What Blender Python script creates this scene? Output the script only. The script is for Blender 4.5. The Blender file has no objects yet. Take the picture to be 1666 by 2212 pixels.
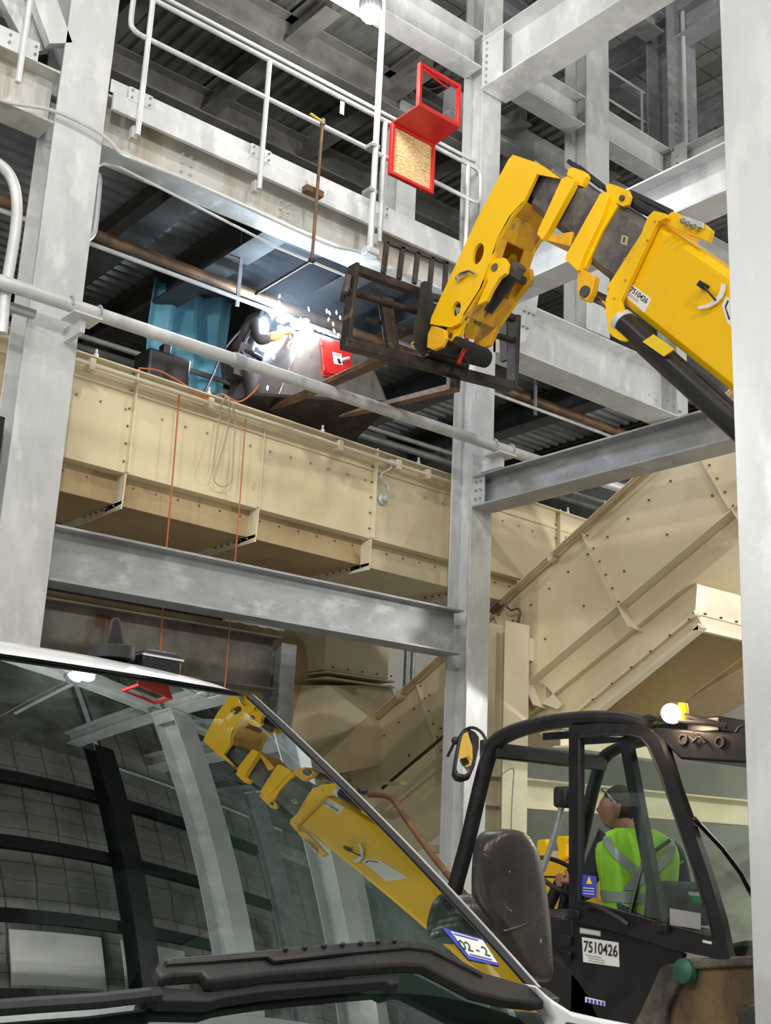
import bpy, bmesh, math, random
from mathutils import Vector, Matrix, geometry
random.seed(7)
V = Vector
SC = bpy.context.scene
COL = SC.collection

# ------------------------------------------------------------------ camera
PITCH, ROLL, YAW, FPX = 0.26988684, 0.04701354, 0.89111551, 2580.457
CAM = V((0, 0, 1.6))
cf = V((math.cos(YAW) * math.cos(PITCH), math.sin(YAW) * math.cos(PITCH), math.sin(PITCH)))
cr0 = V((math.sin(YAW), -math.cos(YAW), 0)); cu0 = cr0.cross(cf)
cr = math.cos(ROLL) * cr0 + math.sin(ROLL) * cu0
cu = -math.sin(ROLL) * cr0 + math.cos(ROLL) * cu0
cam_d = bpy.data.cameras.new('camera'); cam_o = bpy.data.objects.new('camera', cam_d); COL.objects.link(cam_o)
cam_o.matrix_world = Matrix(((cr.x, cu.x, -cf.x, CAM.x), (cr.y, cu.y, -cf.y, CAM.y), (cr.z, cu.z, -cf.z, CAM.z), (0, 0, 0, 1)))
cam_d.sensor_fit = 'VERTICAL'; cam_d.sensor_height = 24.0; cam_d.lens = FPX / 2212 * 24.0
cam_d.clip_start = .05; cam_d.clip_end = 200
SC.camera = cam_o

# ------------------------------------------------------------------ world and view
SC.view_settings.view_transform = 'Standard'; SC.view_settings.look = 'None'
SC.view_settings.gamma = 1; SC.view_settings.use_curve_mapping = False
SC.view_settings.exposure = 0.22
SC.cycles.use_denoising = True
SC.cycles.max_bounces = 8; SC.cycles.transparent_max_bounces = 16
SC.cycles.sample_clamp_indirect = 4.0
w = bpy.data.worlds.new('world'); SC.world = w; w.use_nodes = True
w.node_tree.nodes['Background'].inputs[0].default_value = (.80, .87, .95, 1)
w.node_tree.nodes['Background'].inputs[1].default_value = 0.36

LAMPS = [  # unseen hall lamps, the lower left ones added as fill: x, y, z, watts
    (-1.5, -2.5, 8.6, 1250), (3.4, -3.2, 9.2, 1000), (-4.5, 2.5, 7.6, 620), (1.0, 2.2, 11.6, 300), (5.6, 1.2, 12.0, 260), (1.2, 6.0, 11.2, 120), (-3.5, 6.6, 5.6, 430)]
ARC_W = 95

def ray(x, y): return cf + cr * ((x - 833) / FPX) - cu * ((y - 1106) / FPX)
def on(ax, v, x, y):
    """the point where the sight line through photo pixel (x, y) meets the real plane  axis = v"""
    d = ray(x, y); return CAM + d * ((v - CAM[ax]) / d[ax])
def xz(Y, x, y): p = on(1, Y, x, y); return (p.x, p.z)
def yz(X, x, y): p = on(0, X, x, y); return (p.y, p.z)

# ------------------------------------------------------------------ materials
MATS = {}
def nd(nt, t, **k):
    n = nt.nodes.new(t)
    for a, b in k.items(): setattr(n, a, b)
    return n
def mat(name, col, rough=.5, metal=0.0, col2=None, scale=3.0, lo=.42, hi=.6, det=6, bump=0.0, bscale=40, col3=None, scale3=9, lo3=.6, hi3=.7, spec=None, coat=0, stretch=(1, 1, 1), emit=None, estr=0, rvar=0):
    m = bpy.data.materials.new(name); m.use_nodes = True; nt = m.node_tree; b = nt.nodes['Principled BSDF']
    b.inputs['Roughness'].default_value = rough; b.inputs['Metallic'].default_value = metal
    if spec is not None: b.inputs['Specular IOR Level'].default_value = spec
    if coat: b.inputs['Coat Weight'].default_value = coat; b.inputs['Coat Roughness'].default_value = .08
    b.inputs['Base Color'].default_value = (*col, 1)
    tc = nd(nt, 'ShaderNodeTexCoord'); mp = nd(nt, 'ShaderNodeMapping'); mp.inputs['Scale'].default_value = stretch
    nt.links.new(tc.outputs['Object'], mp.inputs[0])
    out = None
    def layer(prev, c, sc, l, h, d):
        n = nd(nt, 'ShaderNodeTexNoise'); n.inputs['Scale'].default_value = sc; n.inputs['Detail'].default_value = d; n.inputs['Roughness'].default_value = .62
        nt.links.new(mp.outputs[0], n.inputs['Vector'])
        r = nd(nt, 'ShaderNodeMapRange'); r.inputs[1].default_value = l; r.inputs[2].default_value = h
        nt.links.new(n.outputs[0], r.inputs[0])
        mx = nd(nt, 'ShaderNodeMix', data_type='RGBA'); nt.links.new(r.outputs[0], mx.inputs[0])
        if prev is None: mx.inputs[6].default_value = (*col, 1)
        else: nt.links.new(prev, mx.inputs[6])
        mx.inputs[7].default_value = (*c, 1)
        return mx.outputs[2]
    if col2: out = layer(out, col2, scale, lo, hi, det)
    if col3: out = layer(out, col3, scale3, lo3, hi3, 8)
    if out is not None: nt.links.new(out, b.inputs['Base Color'])
    if bump:
        n = nd(nt, 'ShaderNodeTexNoise'); n.inputs['Scale'].default_value = bscale; n.inputs['Detail'].default_value = 5
        nt.links.new(tc.outputs['Object'], n.inputs['Vector'])
        bp = nd(nt, 'ShaderNodeBump'); bp.inputs['Strength'].default_value = bump; bp.inputs['Distance'].default_value = .02
        nt.links.new(n.outputs[0], bp.inputs['Height']); nt.links.new(bp.outputs[0], b.inputs['Normal'])
    if rvar:
        n = nd(nt, 'ShaderNodeTexNoise'); n.inputs['Scale'].default_value = scale * 2
        nt.links.new(tc.outputs['Object'], n.inputs['Vector'])
        r = nd(nt, 'ShaderNodeMapRange'); r.inputs[3].default_value = max(0, rough - rvar); r.inputs[4].default_value = rough + rvar
        nt.links.new(n.outputs[0], r.inputs[0]); nt.links.new(r.outputs[0], b.inputs['Roughness'])
    if emit: b.inputs['Emission Color'].default_value = (*emit, 1); b.inputs['Emission Strength'].default_value = estr
    MATS[name] = m; return m
def glass(name, tint, refl=.25, fres=1.5, rough=0.0):
    """thin pane: tinted see-through with a mirror coat that grows with the angle"""
    m = bpy.data.materials.new(name); m.use_nodes = True; nt = m.node_tree; nt.nodes.clear()
    o = nd(nt, 'ShaderNodeOutputMaterial'); t = nd(nt, 'ShaderNodeBsdfTransparent'); g = nd(nt, 'ShaderNodeBsdfGlossy')
    t.inputs[0].default_value = (*tint, 1); g.inputs['Roughness'].default_value = rough; g.inputs[0].default_value = (.93, 1, .97, 1)
    l = nd(nt, 'ShaderNodeLayerWeight'); l.inputs[0].default_value = .5
    pw = nd(nt, 'ShaderNodeMath', operation='POWER'); pw.inputs[1].default_value = 4.0; nt.links.new(l.outputs['Facing'], pw.inputs[0])
    a = nd(nt, 'ShaderNodeMath', operation='MULTIPLY_ADD'); a.inputs[1].default_value = .8 * fres - .8; a.inputs[2].default_value = refl; a.use_clamp = True
    mx = nd(nt, 'ShaderNodeMixShader'); nt.links.new(pw.outputs[0], a.inputs[0]); nt.links.new(a.outputs[0], mx.inputs[0])
    nt.links.new(t.outputs[0], mx.inputs[1]); nt.links.new(g.outputs[0], mx.inputs[2]); nt.links.new(mx.outputs[0], o.inputs[0])
    MATS[name] = m; return m
GALV = mat('galvanised_steel', (.62, .635, .64), .42, .25, (.47, .49, .50), 2.2, .43, .64, 8, .04, 30, (.68, .69, .69), 5, .52, .62, stretch=(1, 1, .45))
GALVB = mat('bright_galvanised_steel', (.65, .665, .675), .40, .2, (.53, .545, .56), 2.0, .44, .64, 8, .03, 30, (.72, .73, .73), 4.5, .52, .62, stretch=(1, 1, .4))
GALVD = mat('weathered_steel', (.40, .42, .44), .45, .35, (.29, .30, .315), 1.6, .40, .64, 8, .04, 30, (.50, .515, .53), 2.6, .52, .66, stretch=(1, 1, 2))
STAIN = mat('stained_galvanised_steel', (.60, .60, .56), .5, .2, (.40, .36, .28), 1.4, .48, .66, 8, .05, 30, (.70, .70, .68), 4, .55, .62, stretch=(1, 1, .35))
DECKM = mat('zinc_deck_sheet', (.36, .37, .35), .38, .35, (.22, .225, .21), 1.5, .4, .6, 5, 0, 30, (.42, .30, .16), 1.1, .58, .68)
DECKLO = mat('dark_deck_sheet', (.34, .36, .38), .36, .3, (.20, .21, .22), 1.5, .4, .6, 5)
JOISTLO = mat('shade_dark_steel', (.10, .098, .095), .5, .2, (.06, .058, .056), 2.5, .4, .6, 6)  # steel darkened to paint in the gloom under the platform
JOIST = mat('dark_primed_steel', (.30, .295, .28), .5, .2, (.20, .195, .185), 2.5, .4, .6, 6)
CREAM = mat('cream_painted_sheet', (.77, .675, .455), .36, 0, (.71, .60, .385), 1.1, .42, .62, 6, .03, 6, (.40, .27, .12), 2.3, .70, .78, spec=.55, stretch=(1, 1, .6))
CREAML = mat('cream_painted_steel', (.80, .73, .55), .4, 0, (.74, .66, .47), 2.0, .42, .62, 6, .02, 8)
CREAMD = mat('shaded_grimy_cream', (.52, .40, .22), .5, 0, (.42, .30, .16), 1.3, .42, .62, 8, 0, 8, (.20, .12, .06), 2.5, .62, .72)  # cream darkened to carry shade on undersides and far parts, grime patches on top
YEL = mat('yellow_machine_paint', (.95, .56, .001), .32, 0, (.92, .53, .001), 3, .4, .6, 4, .015, 20, (.62, .30, .02), 11, .72, .78, spec=.5)
YELD = mat('worn_yellow_paint', (.86, .45, .01), .42, 0, (.72, .36, .02), 5, .45, .62, 6, .03, 30, (.30, .20, .12), 9, .60, .68)
GREASE = mat('greasy_wear_steel', (.075, .07, .078), .45, .2, (.16, .145, .13), 4, .45, .62, 8, .5, 14, (.30, .26, .2), 7, .62, .72)
BLACK = mat('black_satin_paint', (.009, .009, .012), .34, 0, (.016, .0155, .018), 6, .45, .6, 5, 0, 30, (.06, .055, .05), 30, .71, .76)
BPLAS = mat('black_moulded_plastic', (.014, .014, .016), .5, 0, (.022, .0215, .0225), 8, .4, .6, 4, .06, 160)
SCUFF = mat('scuffed_black_plastic', (.018, .016, .017), .30, 0, (.05, .038, .032), 3.5, .4, .6, 8, .10, 90, (.34, .30, .27), 38, .66, .70)
FORK = mat('dark_worn_iron', (.025, .021, .02), .5, .3, (.055, .043, .036), 6, .42, .6, 8, .1, 40, (.20, .12, .07), 8, .62, .7)
RUSTF = mat('rusty_fork_steel', (.20, .10, .04), .55, .4, (.10, .055, .03), 7, .42, .6, 8, .1, 40, (.38, .24, .12), 6, .62, .7)
RPIPE = mat('rusty_brown_pipe', (.22, .13, .07), .5, .3, (.11, .065, .04), 4, .42, .6, 8, .05, 40, (.34, .25, .16), 3, .6, .7)
IRON = mat('bare_mill_steel', (.20, .18, .165), .42, .55, (.28, .25, .22), 3, .4, .62, 8, .03, 30, (.13, .10, .09), 5, .58, .68)
RUSTBEAM = mat('rust_stained_steel', (.16, .145, .12), .55, .3, (.24, .23, .20), 2.2, .42, .6, 8, .05, 30, (.12, .07, .04), 1.6, .58, .7)
RED = mat('red_paint', (.62, .018, .014), .35, 0, (.52, .015, .012), 5, .45, .6, 4, 0, 30, (.33, .02, .02), 10, .66, .74)
OSB = mat('osb_board', (.56, .37, .16), .8, 0, (.74, .57, .32), 26, .46, .56, 2, .0, 60, (.28, .16, .06), 14, .63, .68, stretch=(1, 1, 2.4))
WHITE = mat('white_body_paint', (.80, .81, .84), .22, 0, coat=.6)
WHITEL = mat('white_label', (.80, .80, .78), .5)
INK = mat('black_ink', (.02, .02, .025), .5)
INKG = mat('grey_ink', (.38, .38, .38), .5)
BLUEL = mat('blue_label', (.05, .07, .45), .5)
YLAB = mat('yellow_label', (.90, .62, .02), .5)
GREENL = mat('green_label', (.03, .42, .18), .5)
CHROME = mat('bright_plated_steel', (.75, .75, .74), .15, 1)
RUBBER = mat('black_rubber', (.012, .012, .013), .6)
SEATG = mat('grey_seat_fabric', (.05, .05, .055), .85)
CONC = mat('concrete', (.42, .41, .39), .7, 0, (.33, .32, .30), 1.2, .4, .62, 8, .05, 30)
WALLM = mat('grey_wall_cladding', (.44, .47, .45), .6, 0, (.36, .38, .37), .8, .4, .6, 6)
WALLW = mat('white_wall_panel', (.72, .72, .66), .6, 0, (.64, .63, .57), .9, .4, .6, 6)
MIRR = mat('mirror_glass', (.85, .87, .88), .02, 1)
TAN = mat('tan_leather_glove', (.50, .25, .08), .7, 0, (.38, .18, .06), 14, .4, .6, 5)
COVER = mat('grey_brown_work_jacket', (.035, .03, .03), .8, 0, (.06, .05, .048), 6, .4, .6, 6, .2, 12)
HELM = mat('grey_welding_helmet', (.22, .22, .23), .35)
VEST = mat('lime_safety_vest', (.42, .80, .05), .7, 0, (.34, .68, .04), 6, .42, .6, 5, .25, 9)
SILV = mat('silver_reflective_tape', (.42, .44, .45), .35, .3)
SHIRT = mat('dark_navy_shirt', (.02, .022, .035), .85, 0, (.035, .036, .05), 8, .4, .6, 4, .2, 12)
JEAN = mat('blue_jeans', (.05, .07, .13), .85)
SKIN = mat('skin', (.42, .21, .14), .55, 0, (.36, .17, .11), 12, .4, .6, 4)
HAIR = mat('dark_short_hair', (.035, .024, .018), .7, 0, (.06, .04, .03), 40, .4, .6, 4, .3, 120)
ROPE = mat('orange_red_rope', (.55, .14, .05), .75)
TWINE = mat('pale_twine', (.46, .38, .24), .8)
TARP = mat('blue_tarpaulin', (.30, .72, .92), .6, 0, (.22, .62, .84), 2.2, .4, .6, 5, .4, 3)
MUD = mat('mud_caked_paint', (.04, .036, .034), .7, 0, (.14, .11, .08), 3.5, .42, .58, 8, .3, 20, (.42, .36, .26), 7, .60, .68)
MUDP = mat('ochre_caked_panel', (.20, .135, .065), .75, 0, (.07, .05, .03), 3.5, .42, .60, 8, .5, 16, (.42, .34, .22), 5, .58, .68, stretch=(1, 1, .4))
GREENC = mat('green_filler_cap', (.02, .10, .06), .4)
LAMPE = mat('lit_lamp_lens', (1, 1, 1), .4, emit=(1, .98, .94), estr=14)
BEACON = mat('lit_work_lamp', (1, 1, 1), .4, emit=(1, .78, .52), estr=22)
AMBER = mat('amber_lens', (.9, .35, .01), .25, emit=(1, .4, .02), estr=.5)
ARCM = mat('welding_arc', (1, 1, 1), .4, emit=(.80, .86, 1), estr=60)
SPARK = mat('flying_spark', (1, .8, .6), .4, emit=(1, .62, .30), estr=14)
SPARKW = mat('white_hot_spark', (1, .8, .6), .4, emit=(.95, .9, 1), estr=22)
WGLASS = glass('windscreen_glass', (.30, .42, .37), .22, 1.9)
CGLASS = glass('cab_glass', (.95, .98, .96), .015, 1.45)
DGLASS = glass('dark_cab_glass', (.90, .95, .92), .04, 1.5)
BAND = glass('shaded_glass_band', (.02, .02, .02), .10, 1.5)
def meshmat():
    m = bpy.data.materials.new('wire_mesh_ceiling'); m.use_nodes = True; nt = m.node_tree; b = nt.nodes['Principled BSDF']
    tc = nd(nt, 'ShaderNodeTexCoord'); b.inputs['Roughness'].default_value = .5
    outs = []
    for rot, sc_ in ((0, 20.0), (math.pi / 2, 20.0), (0, 1.1), (math.pi / 2, 1.6)):
        mp = nd(nt, 'ShaderNodeMapping'); mp.inputs['Rotation'].default_value = (0, 0, rot); nt.links.new(tc.outputs['Object'], mp.inputs[0])
        wv = nd(nt, 'ShaderNodeTexWave'); wv.inputs['Scale'].default_value = sc_ * .5; wv.inputs['Distortion'].default_value = .5; wv.inputs['Detail Scale'].default_value = 3; nt.links.new(mp.outputs[0], wv.inputs[0])
        r = nd(nt, 'ShaderNodeMapRange'); r.inputs[1].default_value = .10 if sc_ > 3 else .004; r.inputs[2].default_value = .2 if sc_ > 3 else .012; nt.links.new(wv.outputs[1], r.inputs[0]); outs.append(r.outputs[0])
    mu = None
    for q in outs:
        k_ = nd(nt, 'ShaderNodeMath', operation='MULTIPLY'); nt.links.new(q, k_.inputs[0]); k_.inputs[1].default_value = 1
        if mu: nt.links.new(mu.outputs[0], k_.inputs[1])
        mu = k_
    n = nd(nt, 'ShaderNodeTexNoise'); n.inputs['Scale'].default_value = 2.5; n.inputs['Detail'].default_value = 6; nt.links.new(tc.outputs['Object'], n.inputs[0])
    c = nd(nt, 'ShaderNodeMix', data_type='RGBA'); nt.links.new(n.outputs[0], c.inputs[0]); c.inputs[6].default_value = (.40, .39, .34, 1); c.inputs[7].default_value = (.72, .72, .68, 1)
    mx = nd(nt, 'ShaderNodeMix', data_type='RGBA'); nt.links.new(mu.outputs[0], mx.inputs[0]); mx.inputs[6].default_value = (.16, .16, .15, 1); nt.links.new(c.outputs[2], mx.inputs[7])
    nt.links.new(mx.outputs[2], b.inputs['Base Color']); MATS['mesh'] = m; return m
MESHM = meshmat()

# ------------------------------------------------------------------ mesh helpers
def frame(d, up=V((0, 0, 1))):
    d = V(d).normalized(); s = d.cross(up)
    if s.length < 1e-4: s = d.cross(V((1, 0, 0)))
    s.normalize(); u = s.cross(d).normalized(); return d, s, u
class MB:
    def __init__(self): self.v = []; self.f = []
    def add(self, vs, fs):
        n = len(self.v); self.v += [V(p) for p in vs]; self.f += [tuple(i + n for i in f) for f in fs]; return self
    def box(self, x0, x1, y0, y1, z0, z1):
        vs = [(x, y, z) for x in (x0, x1) for y in (y0, y1) for z in (z0, z1)]
        return self.add(vs, [(0, 1, 3, 2), (4, 6, 7, 5), (0, 4, 5, 1), (2, 3, 7, 6), (0, 2, 6, 4), (1, 5, 7, 3)])
    def obox(self, c, ax, ay, az):
        c, ax, ay, az = V(c), V(ax), V(ay), V(az)
        vs = [c + ax * i + ay * j + az * k for i in (-1, 1) for j in (-1, 1) for k in (-1, 1)]
        return self.add(vs, [(0, 1, 3, 2), (4, 6, 7, 5), (0, 4, 5, 1), (2, 3, 7, 6), (0, 2, 6, 4), (1, 5, 7, 3)])
    def bar(self, a, b, wd, ht, up=V((0, 0, 1))):
        a, b = V(a), V(b); d, s, u = frame(b - a, up)
        return self.obox((a + b) / 2, (b - a) / 2, s * wd / 2, u * ht / 2)
    def loft(self, rings, cap=True, closed=True):
        n = len(rings[0]); vs = [p for r in rings for p in r]; fs = []
        for i in range(len(rings) - 1):
            for j in range(n if closed else n - 1):
                a = i * n + j; b = i * n + (j + 1) % n; fs.append((a, b, b + n, a + n))
        if cap: fs += [tuple(reversed(range(n))), tuple(range((len(rings) - 1) * n, len(rings) * n))]
        return self.add(vs, fs)
    def prism(self, pts, off):
        off = V(off); a = [V(p) for p in pts]; return self.loft([a, [p + off for p in a]])
    def tube(self, pts, r, n=10, rs=None):
        pts = [V(p) for p in pts]; rings = []; ps = None
        for i, p in enumerate(pts):
            d = (pts[min(i + 1, len(pts) - 1)] - pts[max(i - 1, 0)]).normalized()
            if ps is None: _, s, _u = frame(d)
            else: s = (ps - d * ps.dot(d)).normalized()
            ps = s; u = d.cross(s); q = rs[i] if rs else r
            rings.append([p + (s * math.cos(2 * math.pi * k / n) + u * math.sin(2 * math.pi * k / n)) * q for k in range(n)])
        return self.loft(rings)
    def cyl(self, a, b, r, n=14, r2=None): return self.tube([a, b], r, n, [r, r if r2 is None else r2])
    def ibeam(self, a, b, up, h, wd, tf=.018, tw=.012, top=True):
        """I-section from a to b, centre line given; up is the web's direction"""
        a, b = V(a), V(b); up = V(up); d = (b - a).normalized(); s = d.cross(up).normalized(); u = s.cross(d).normalized()
        W, H, t, q = wd / 2, h / 2, tf, tw / 2
        pr = [(-W, -H), (W, -H), (W, -H + t), (q, -H + t), (q, H - t), (W, H - t), (W, H), (-W, H), (-W, H - t), (-q, H - t), (-q, -H + t), (-W, -H + t)]
        return self.loft([[p + s * x + u * y for x, y in pr] for p in (a, b)])
    def lathe(self, c, axis, prof, n=24):
        c = V(c); d, s, u = frame(axis); rings = []
        for r, h in prof: rings.append([c + d * h + (s * math.cos(2 * math.pi * k / n) + u * math.sin(2 * math.pi * k / n)) * max(r, 1e-4) for k in range(n)])
        return self.loft(rings)
    def plate(self, outer, holes, off):
        """flat plate with holes; outer/holes are lists of 3D points in one plane, off = thickness vector"""
        off = V(off); loops = [[V(p) for p in outer]] + [[V(p) for p in h] for h in holes]
        flat = [p for l in loops for p in l]; tri = geometry.tessellate_polygon(loops); n = len(flat)
        fs = [tuple(t) for t in tri] + [tuple(i + n for i in reversed(t)) for t in tri]; k = 0
        for l in loops:
            m = len(l)
            for j in range(m): a = k + j; b = k + (j + 1) % m; fs.append((a, b, b + n, a + n))
            k += m
        return self.add(flat + [p + off for p in flat], fs)
    def ball(self, c, r, n=12, sq=(1, 1, 1)):
        c = V(c); rings = []
        for i in range(1, n):
            t = math.pi * i / n; rings.append([c + V((r * sq[0] * math.sin(t) * math.cos(2 * math.pi * k / (2 * n)), r * sq[1] * math.sin(t) * math.sin(2 * math.pi * k / (2 * n)), r * sq[2] * math.cos(t))) for k in range(2 * n)])
        return self.loft(rings)
def wpos(o):
    p = V((0, 0, 0))
    while o is not None: p += o.location; o = o.parent
    return p
def build(name, mb, m, parent=None, bevel=0, smooth=35, subsurf=0, fix=True):
    me = bpy.data.meshes.new(name); off = wpos(parent)
    me.from_pydata([tuple(p - off) for p in mb.v], [], mb.f); me.update()
    if fix:
        bm = bmesh.new(); bm.from_mesh(me); bmesh.ops.recalc_face_normals(bm, faces=bm.faces); bm.to_mesh(me); bm.free()
    me.materials.append(m)
    if smooth is not None:
        me.shade_smooth(); me.set_sharp_from_angle(angle=math.radians(smooth))
    o = bpy.data.objects.new(name, me); COL.objects.link(o); o.parent = parent
    if bevel:
        b = o.modifiers.new('bevel', 'BEVEL'); b.width = bevel; b.segments = 2; b.limit_method = 'ANGLE'; b.angle_limit = math.radians(40); b.harden_normals = False
    if subsurf:
        s = o.modifiers.new('sub', 'SUBSURF'); s.levels = subsurf; s.render_levels = subsurf
    return o
def tag(o, label=None, cat=None, group=None, kind=None):
    if label: o['label'] = label
    if cat: o['category'] = cat
    if group: o['group'] = group
    if kind: o['kind'] = kind
    return o
def thing(name, label, cat, loc=(0, 0, 0), group=None):
    o = bpy.data.objects.new(name, None); COL.objects.link(o); o.location = loc; o.empty_display_size = .1
    return tag(o, label, cat, group)
def solo(name, mb, m, label, cat, group=None, **k): return tag(build(name, mb, m, None, **k), label, cat, group)
def struct(name, mb, m, **k):
    o = build(name, mb, m, None, **k); o['kind'] = 'structure'; return o
def nut(p, axis, r=.014, h=.016):
    return MB().lathe(p, axis, [(r * .5, h * 1.7), (r * .5, h), (r, h), (r, 0)][::-1], 6)
def bolts(parent, pts, axis, r=.014, m=None, name='bolt'):
    for p in pts: build(name, nut(p, axis, r, r * 1.1), m or GALVD, parent, smooth=None)
def bez(pts, n=8):
    """smooth curve through the points (Catmull-Rom)"""
    P = [V(p) for p in pts]; P = [P[0] * 2 - P[1]] + P + [P[-1] * 2 - P[-2]]; out = []
    for i in range(1, len(P) - 2):
        for k in range(n):
            t = k / n; a, b, c, d = P[i - 1], P[i], P[i + 1], P[i + 2]
            out.append(.5 * ((2 * b) + (c - a) * t + (2 * a - 5 * b + 4 * c - d) * t * t + (3 * b - a - 3 * c + d) * t ** 3))
    return out + [P[-2]]
def text(parent, s, p, right, up, h, m, name='lettering', wd=None, depth=.0015):
    """raised lettering, lower-left corner at p"""
    c = bpy.data.curves.new(name, 'FONT'); c.body = s; c.size = 1; c.extrude = 0; c.offset = .012
    o = bpy.data.objects.new(name, c); COL.objects.link(o)
    dg = bpy.context.evaluated_depsgraph_get(); me = bpy.data.meshes.new_from_object(o.evaluated_get(dg))
    bpy.data.objects.remove(o); xs = [v.co.x for v in me.vertices]; ys = [v.co.y for v in me.vertices]
    x0, x1, y0, y1 = min(xs), max(xs), min(ys), max(ys); sy = h / (y1 - y0); sx = (wd / (x1 - x0)) if wd else sy
    r, u = V(right).normalized(), V(up).normalized(); nrm = r.cross(u); off = wpos(parent)
    for v in me.vertices: v.co = V(p) + r * ((v.co.x - x0) * sx) + u * ((v.co.y - y0) * sy) + nrm * depth - off
    me.materials.clear(); me.materials.append(m)
    t = bpy.data.objects.new(name, me); COL.objects.link(t); t.parent = parent; return t

# ================================================================== SETTING
struct('floor', MB().box(-14, 26, -14, 26, -.1, 0), CONC)
# far wall behind the machines, seen between the steel and through the cab
struct('wall_back', MB().box(15.5, 15.7, -14, 26, 0, 5.6), WALLW)
struct('wall_far', MB().box(-14, 26, 19.0, 19.2, 0, 16), JOISTLO)
struct('wall_upper', MB().box(15.6, 15.8, -14, 26, 5.6, 16), GALVD)
def corrugated(x0, x1, y0, y1, z, along, pitch=.2, dep=.05):
    """trapezoid sheet; flutes run along the axis 'along'"""
    m = MB(); a, b = (y0, y1) if along == 'x' else (x0, x1); prof = []; t = a
    while t < b - pitch:
        prof += [(t, 0), (t + pitch * .35, 0), (t + pitch * .5, dep), (t + pitch * .85, dep)]; t += pitch
    prof.append((t, 0))
    def P(s, q, h): return (q, s, z + h) if along == 'x' else (s, q, z + h)
    e = (x0, x1) if along == 'x' else (y0, y1)
    m.loft([[V(P(s, q, h)) for s, h in prof] for q in e], cap=False, closed=False); return m
# corrugated floor deck of the platform (its underside shows), flutes along x
tag(struct('ceiling', corrugated(-6, 15, 8.75, 18.8, 7.56, 'x', .17, .05), DECKLO, smooth=None))
# the next deck up, flutes along y
struct('ceiling', corrugated(-6, 15, 9.0, 18.8, 10.62, 'y', .16, .045), DECKM, smooth=None)
# hall roof over the open bay: light wire-faced insulation between purlins
struct('ceiling', MB().box(-14, 22, -14, 8.2, 14.0, 14.1), MESHM)
struct('ceiling', MB().box(-14, 8.7, 8.2, 18.8, 14.0, 14.1), DECKM)
for i, Y in enumerate([.75 + 1.55 * k for k in range(-2, 5)]):
    solo('roof_purlin', MB().ibeam((-6, Y, 13.45), (12.2, Y, 13.45), (0, 0, 1), .34, .26, .03, .02), BLACK, 'dark roof purlin over the open bay, seen only in the windscreen reflection', 'purlin', 'roof purlins over the open bay')
for X, nm in ((8.3, 'dark roof rafter crossing the purlins, mirrored left of the girder in the windscreen'), (-1.0, 'dark roof rafter crossing the purlins above the camera')):
    solo('roof_rafter', MB().ibeam((X, -4, 13.2), (X, 8.3, 13.2), (0, 0, 1), .5, .4, .03, .02), BLACK, nm, 'rafter')
for i, (x0_, x1_, y0_, y1_, lb) in enumerate(((6.2, 7.8, 2.5, 3.6, 'white translucent roof panel mirrored low in the windscreen'), (8.2, 9.6, 2.5, 3.6, 'second white translucent roof panel, beside the other'))):
    solo('roof_panel', MB().box(x0_, x1_, y0_, y1_, 13.7, 13.73), WHITEL, lb, 'panel')
solo('roof_hatch', MB().box(4.0, 5.0, 2.6, 3.9, 13.6, 13.7), BLACK, 'black square hatch between the roof purlins, mirrored at the lower left of the windscreen', 'hatch')
for X, ya, yb_, lb in ((4.75, 4.4, 8.0, 'cream roof duct mirrored at the left of the windscreen'), (3.9, 5.2, 6.6, 'short cream roof duct mirrored at the far left of the windscreen')):
    solo('roof_duct', MB().tube(bez([(X, ya, 13.0), (X, yb_ - .5, 13.0), (X + .25, yb_, 13.0), (X + 1.2, yb_ + .1, 13.0)], 6), .26, 20), CREAML, lb, 'duct')
struct('ceiling', MB().box(8.7, 22, 8.2, 18.8, 13.7, 13.8), MESHM)
struct('wall_near', MB().box(-14, 26, -13.8, -13.6, 0, 14), WALLM)
struct('wall_left', MB().box(-13.8, -13.6, -14, 19, 0, 14), WALLM)

# ------------------------------------------------------------------ columns
def column(label, x0, x1, y0, y1, z0, z1, m, group=None, side=False):
    t = thing('steel_column', label, 'column', ((x0 + x1) / 2, (y0 + y1) / 2, z0), group)
    xc, yc = (x0 + x1) / 2, (y0 + y1) / 2
    if side: build('column_shaft', MB().ibeam((xc, yc, z0), (xc, yc, z1), (1, 0, 0), x1 - x0, y1 - y0, .024, .016), m, t, bevel=.002)
    else: build('column_shaft', MB().ibeam((xc, yc, z0), (xc, yc, z1), (0, 1, 0), y1 - y0, x1 - x0, .024, .016), m, t, bevel=.002)
    return t
YC = 8.5
cL = column('pale galvanised column at the left edge of the view, nearer and wider than the centre one', 3.195, 3.62, 8.5, 8.86, 0, 13.9, GALVB)
cM = column('slender galvanised column in the middle, behind the raised boom', 7.985, 8.275, 8.5, 8.82, 0, 13.9, GALV)
cR = column('big pale column closest to the camera, cut by the right edge of the photo', 3.2, 3.62, 1.80, 2.16, 0, 13.9, GALVB, side=True)
c2 = column('bright column rising behind the boom, right of the centre column', 9.73, 10.145, 8.5, 8.86, 7.44, 13.9, GALVB)
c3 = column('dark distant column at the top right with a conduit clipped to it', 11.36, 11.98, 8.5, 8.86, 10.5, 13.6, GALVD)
cB = column('grey column standing on the platform behind the red frame', 7.90, 8.20, 9.85, 10.2, 7.62, 10.3, GALV)
cS = column('short pale stub column under the far girders at the right', 11.42, 11.62, 8.5, 8.8, 6.6, 10.55, GALV)
bolts(c3, [(11.36 + .15 + .28 * i, 8.49, 10.6 + .1 * k) for i in range(2) for k in range(6)], (0, -1, 0), .02)
build('conduit', MB().tube([(11.60, 8.42, 10.4), (11.60, 8.42, 12.7)], .03), GALV, c3)
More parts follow.
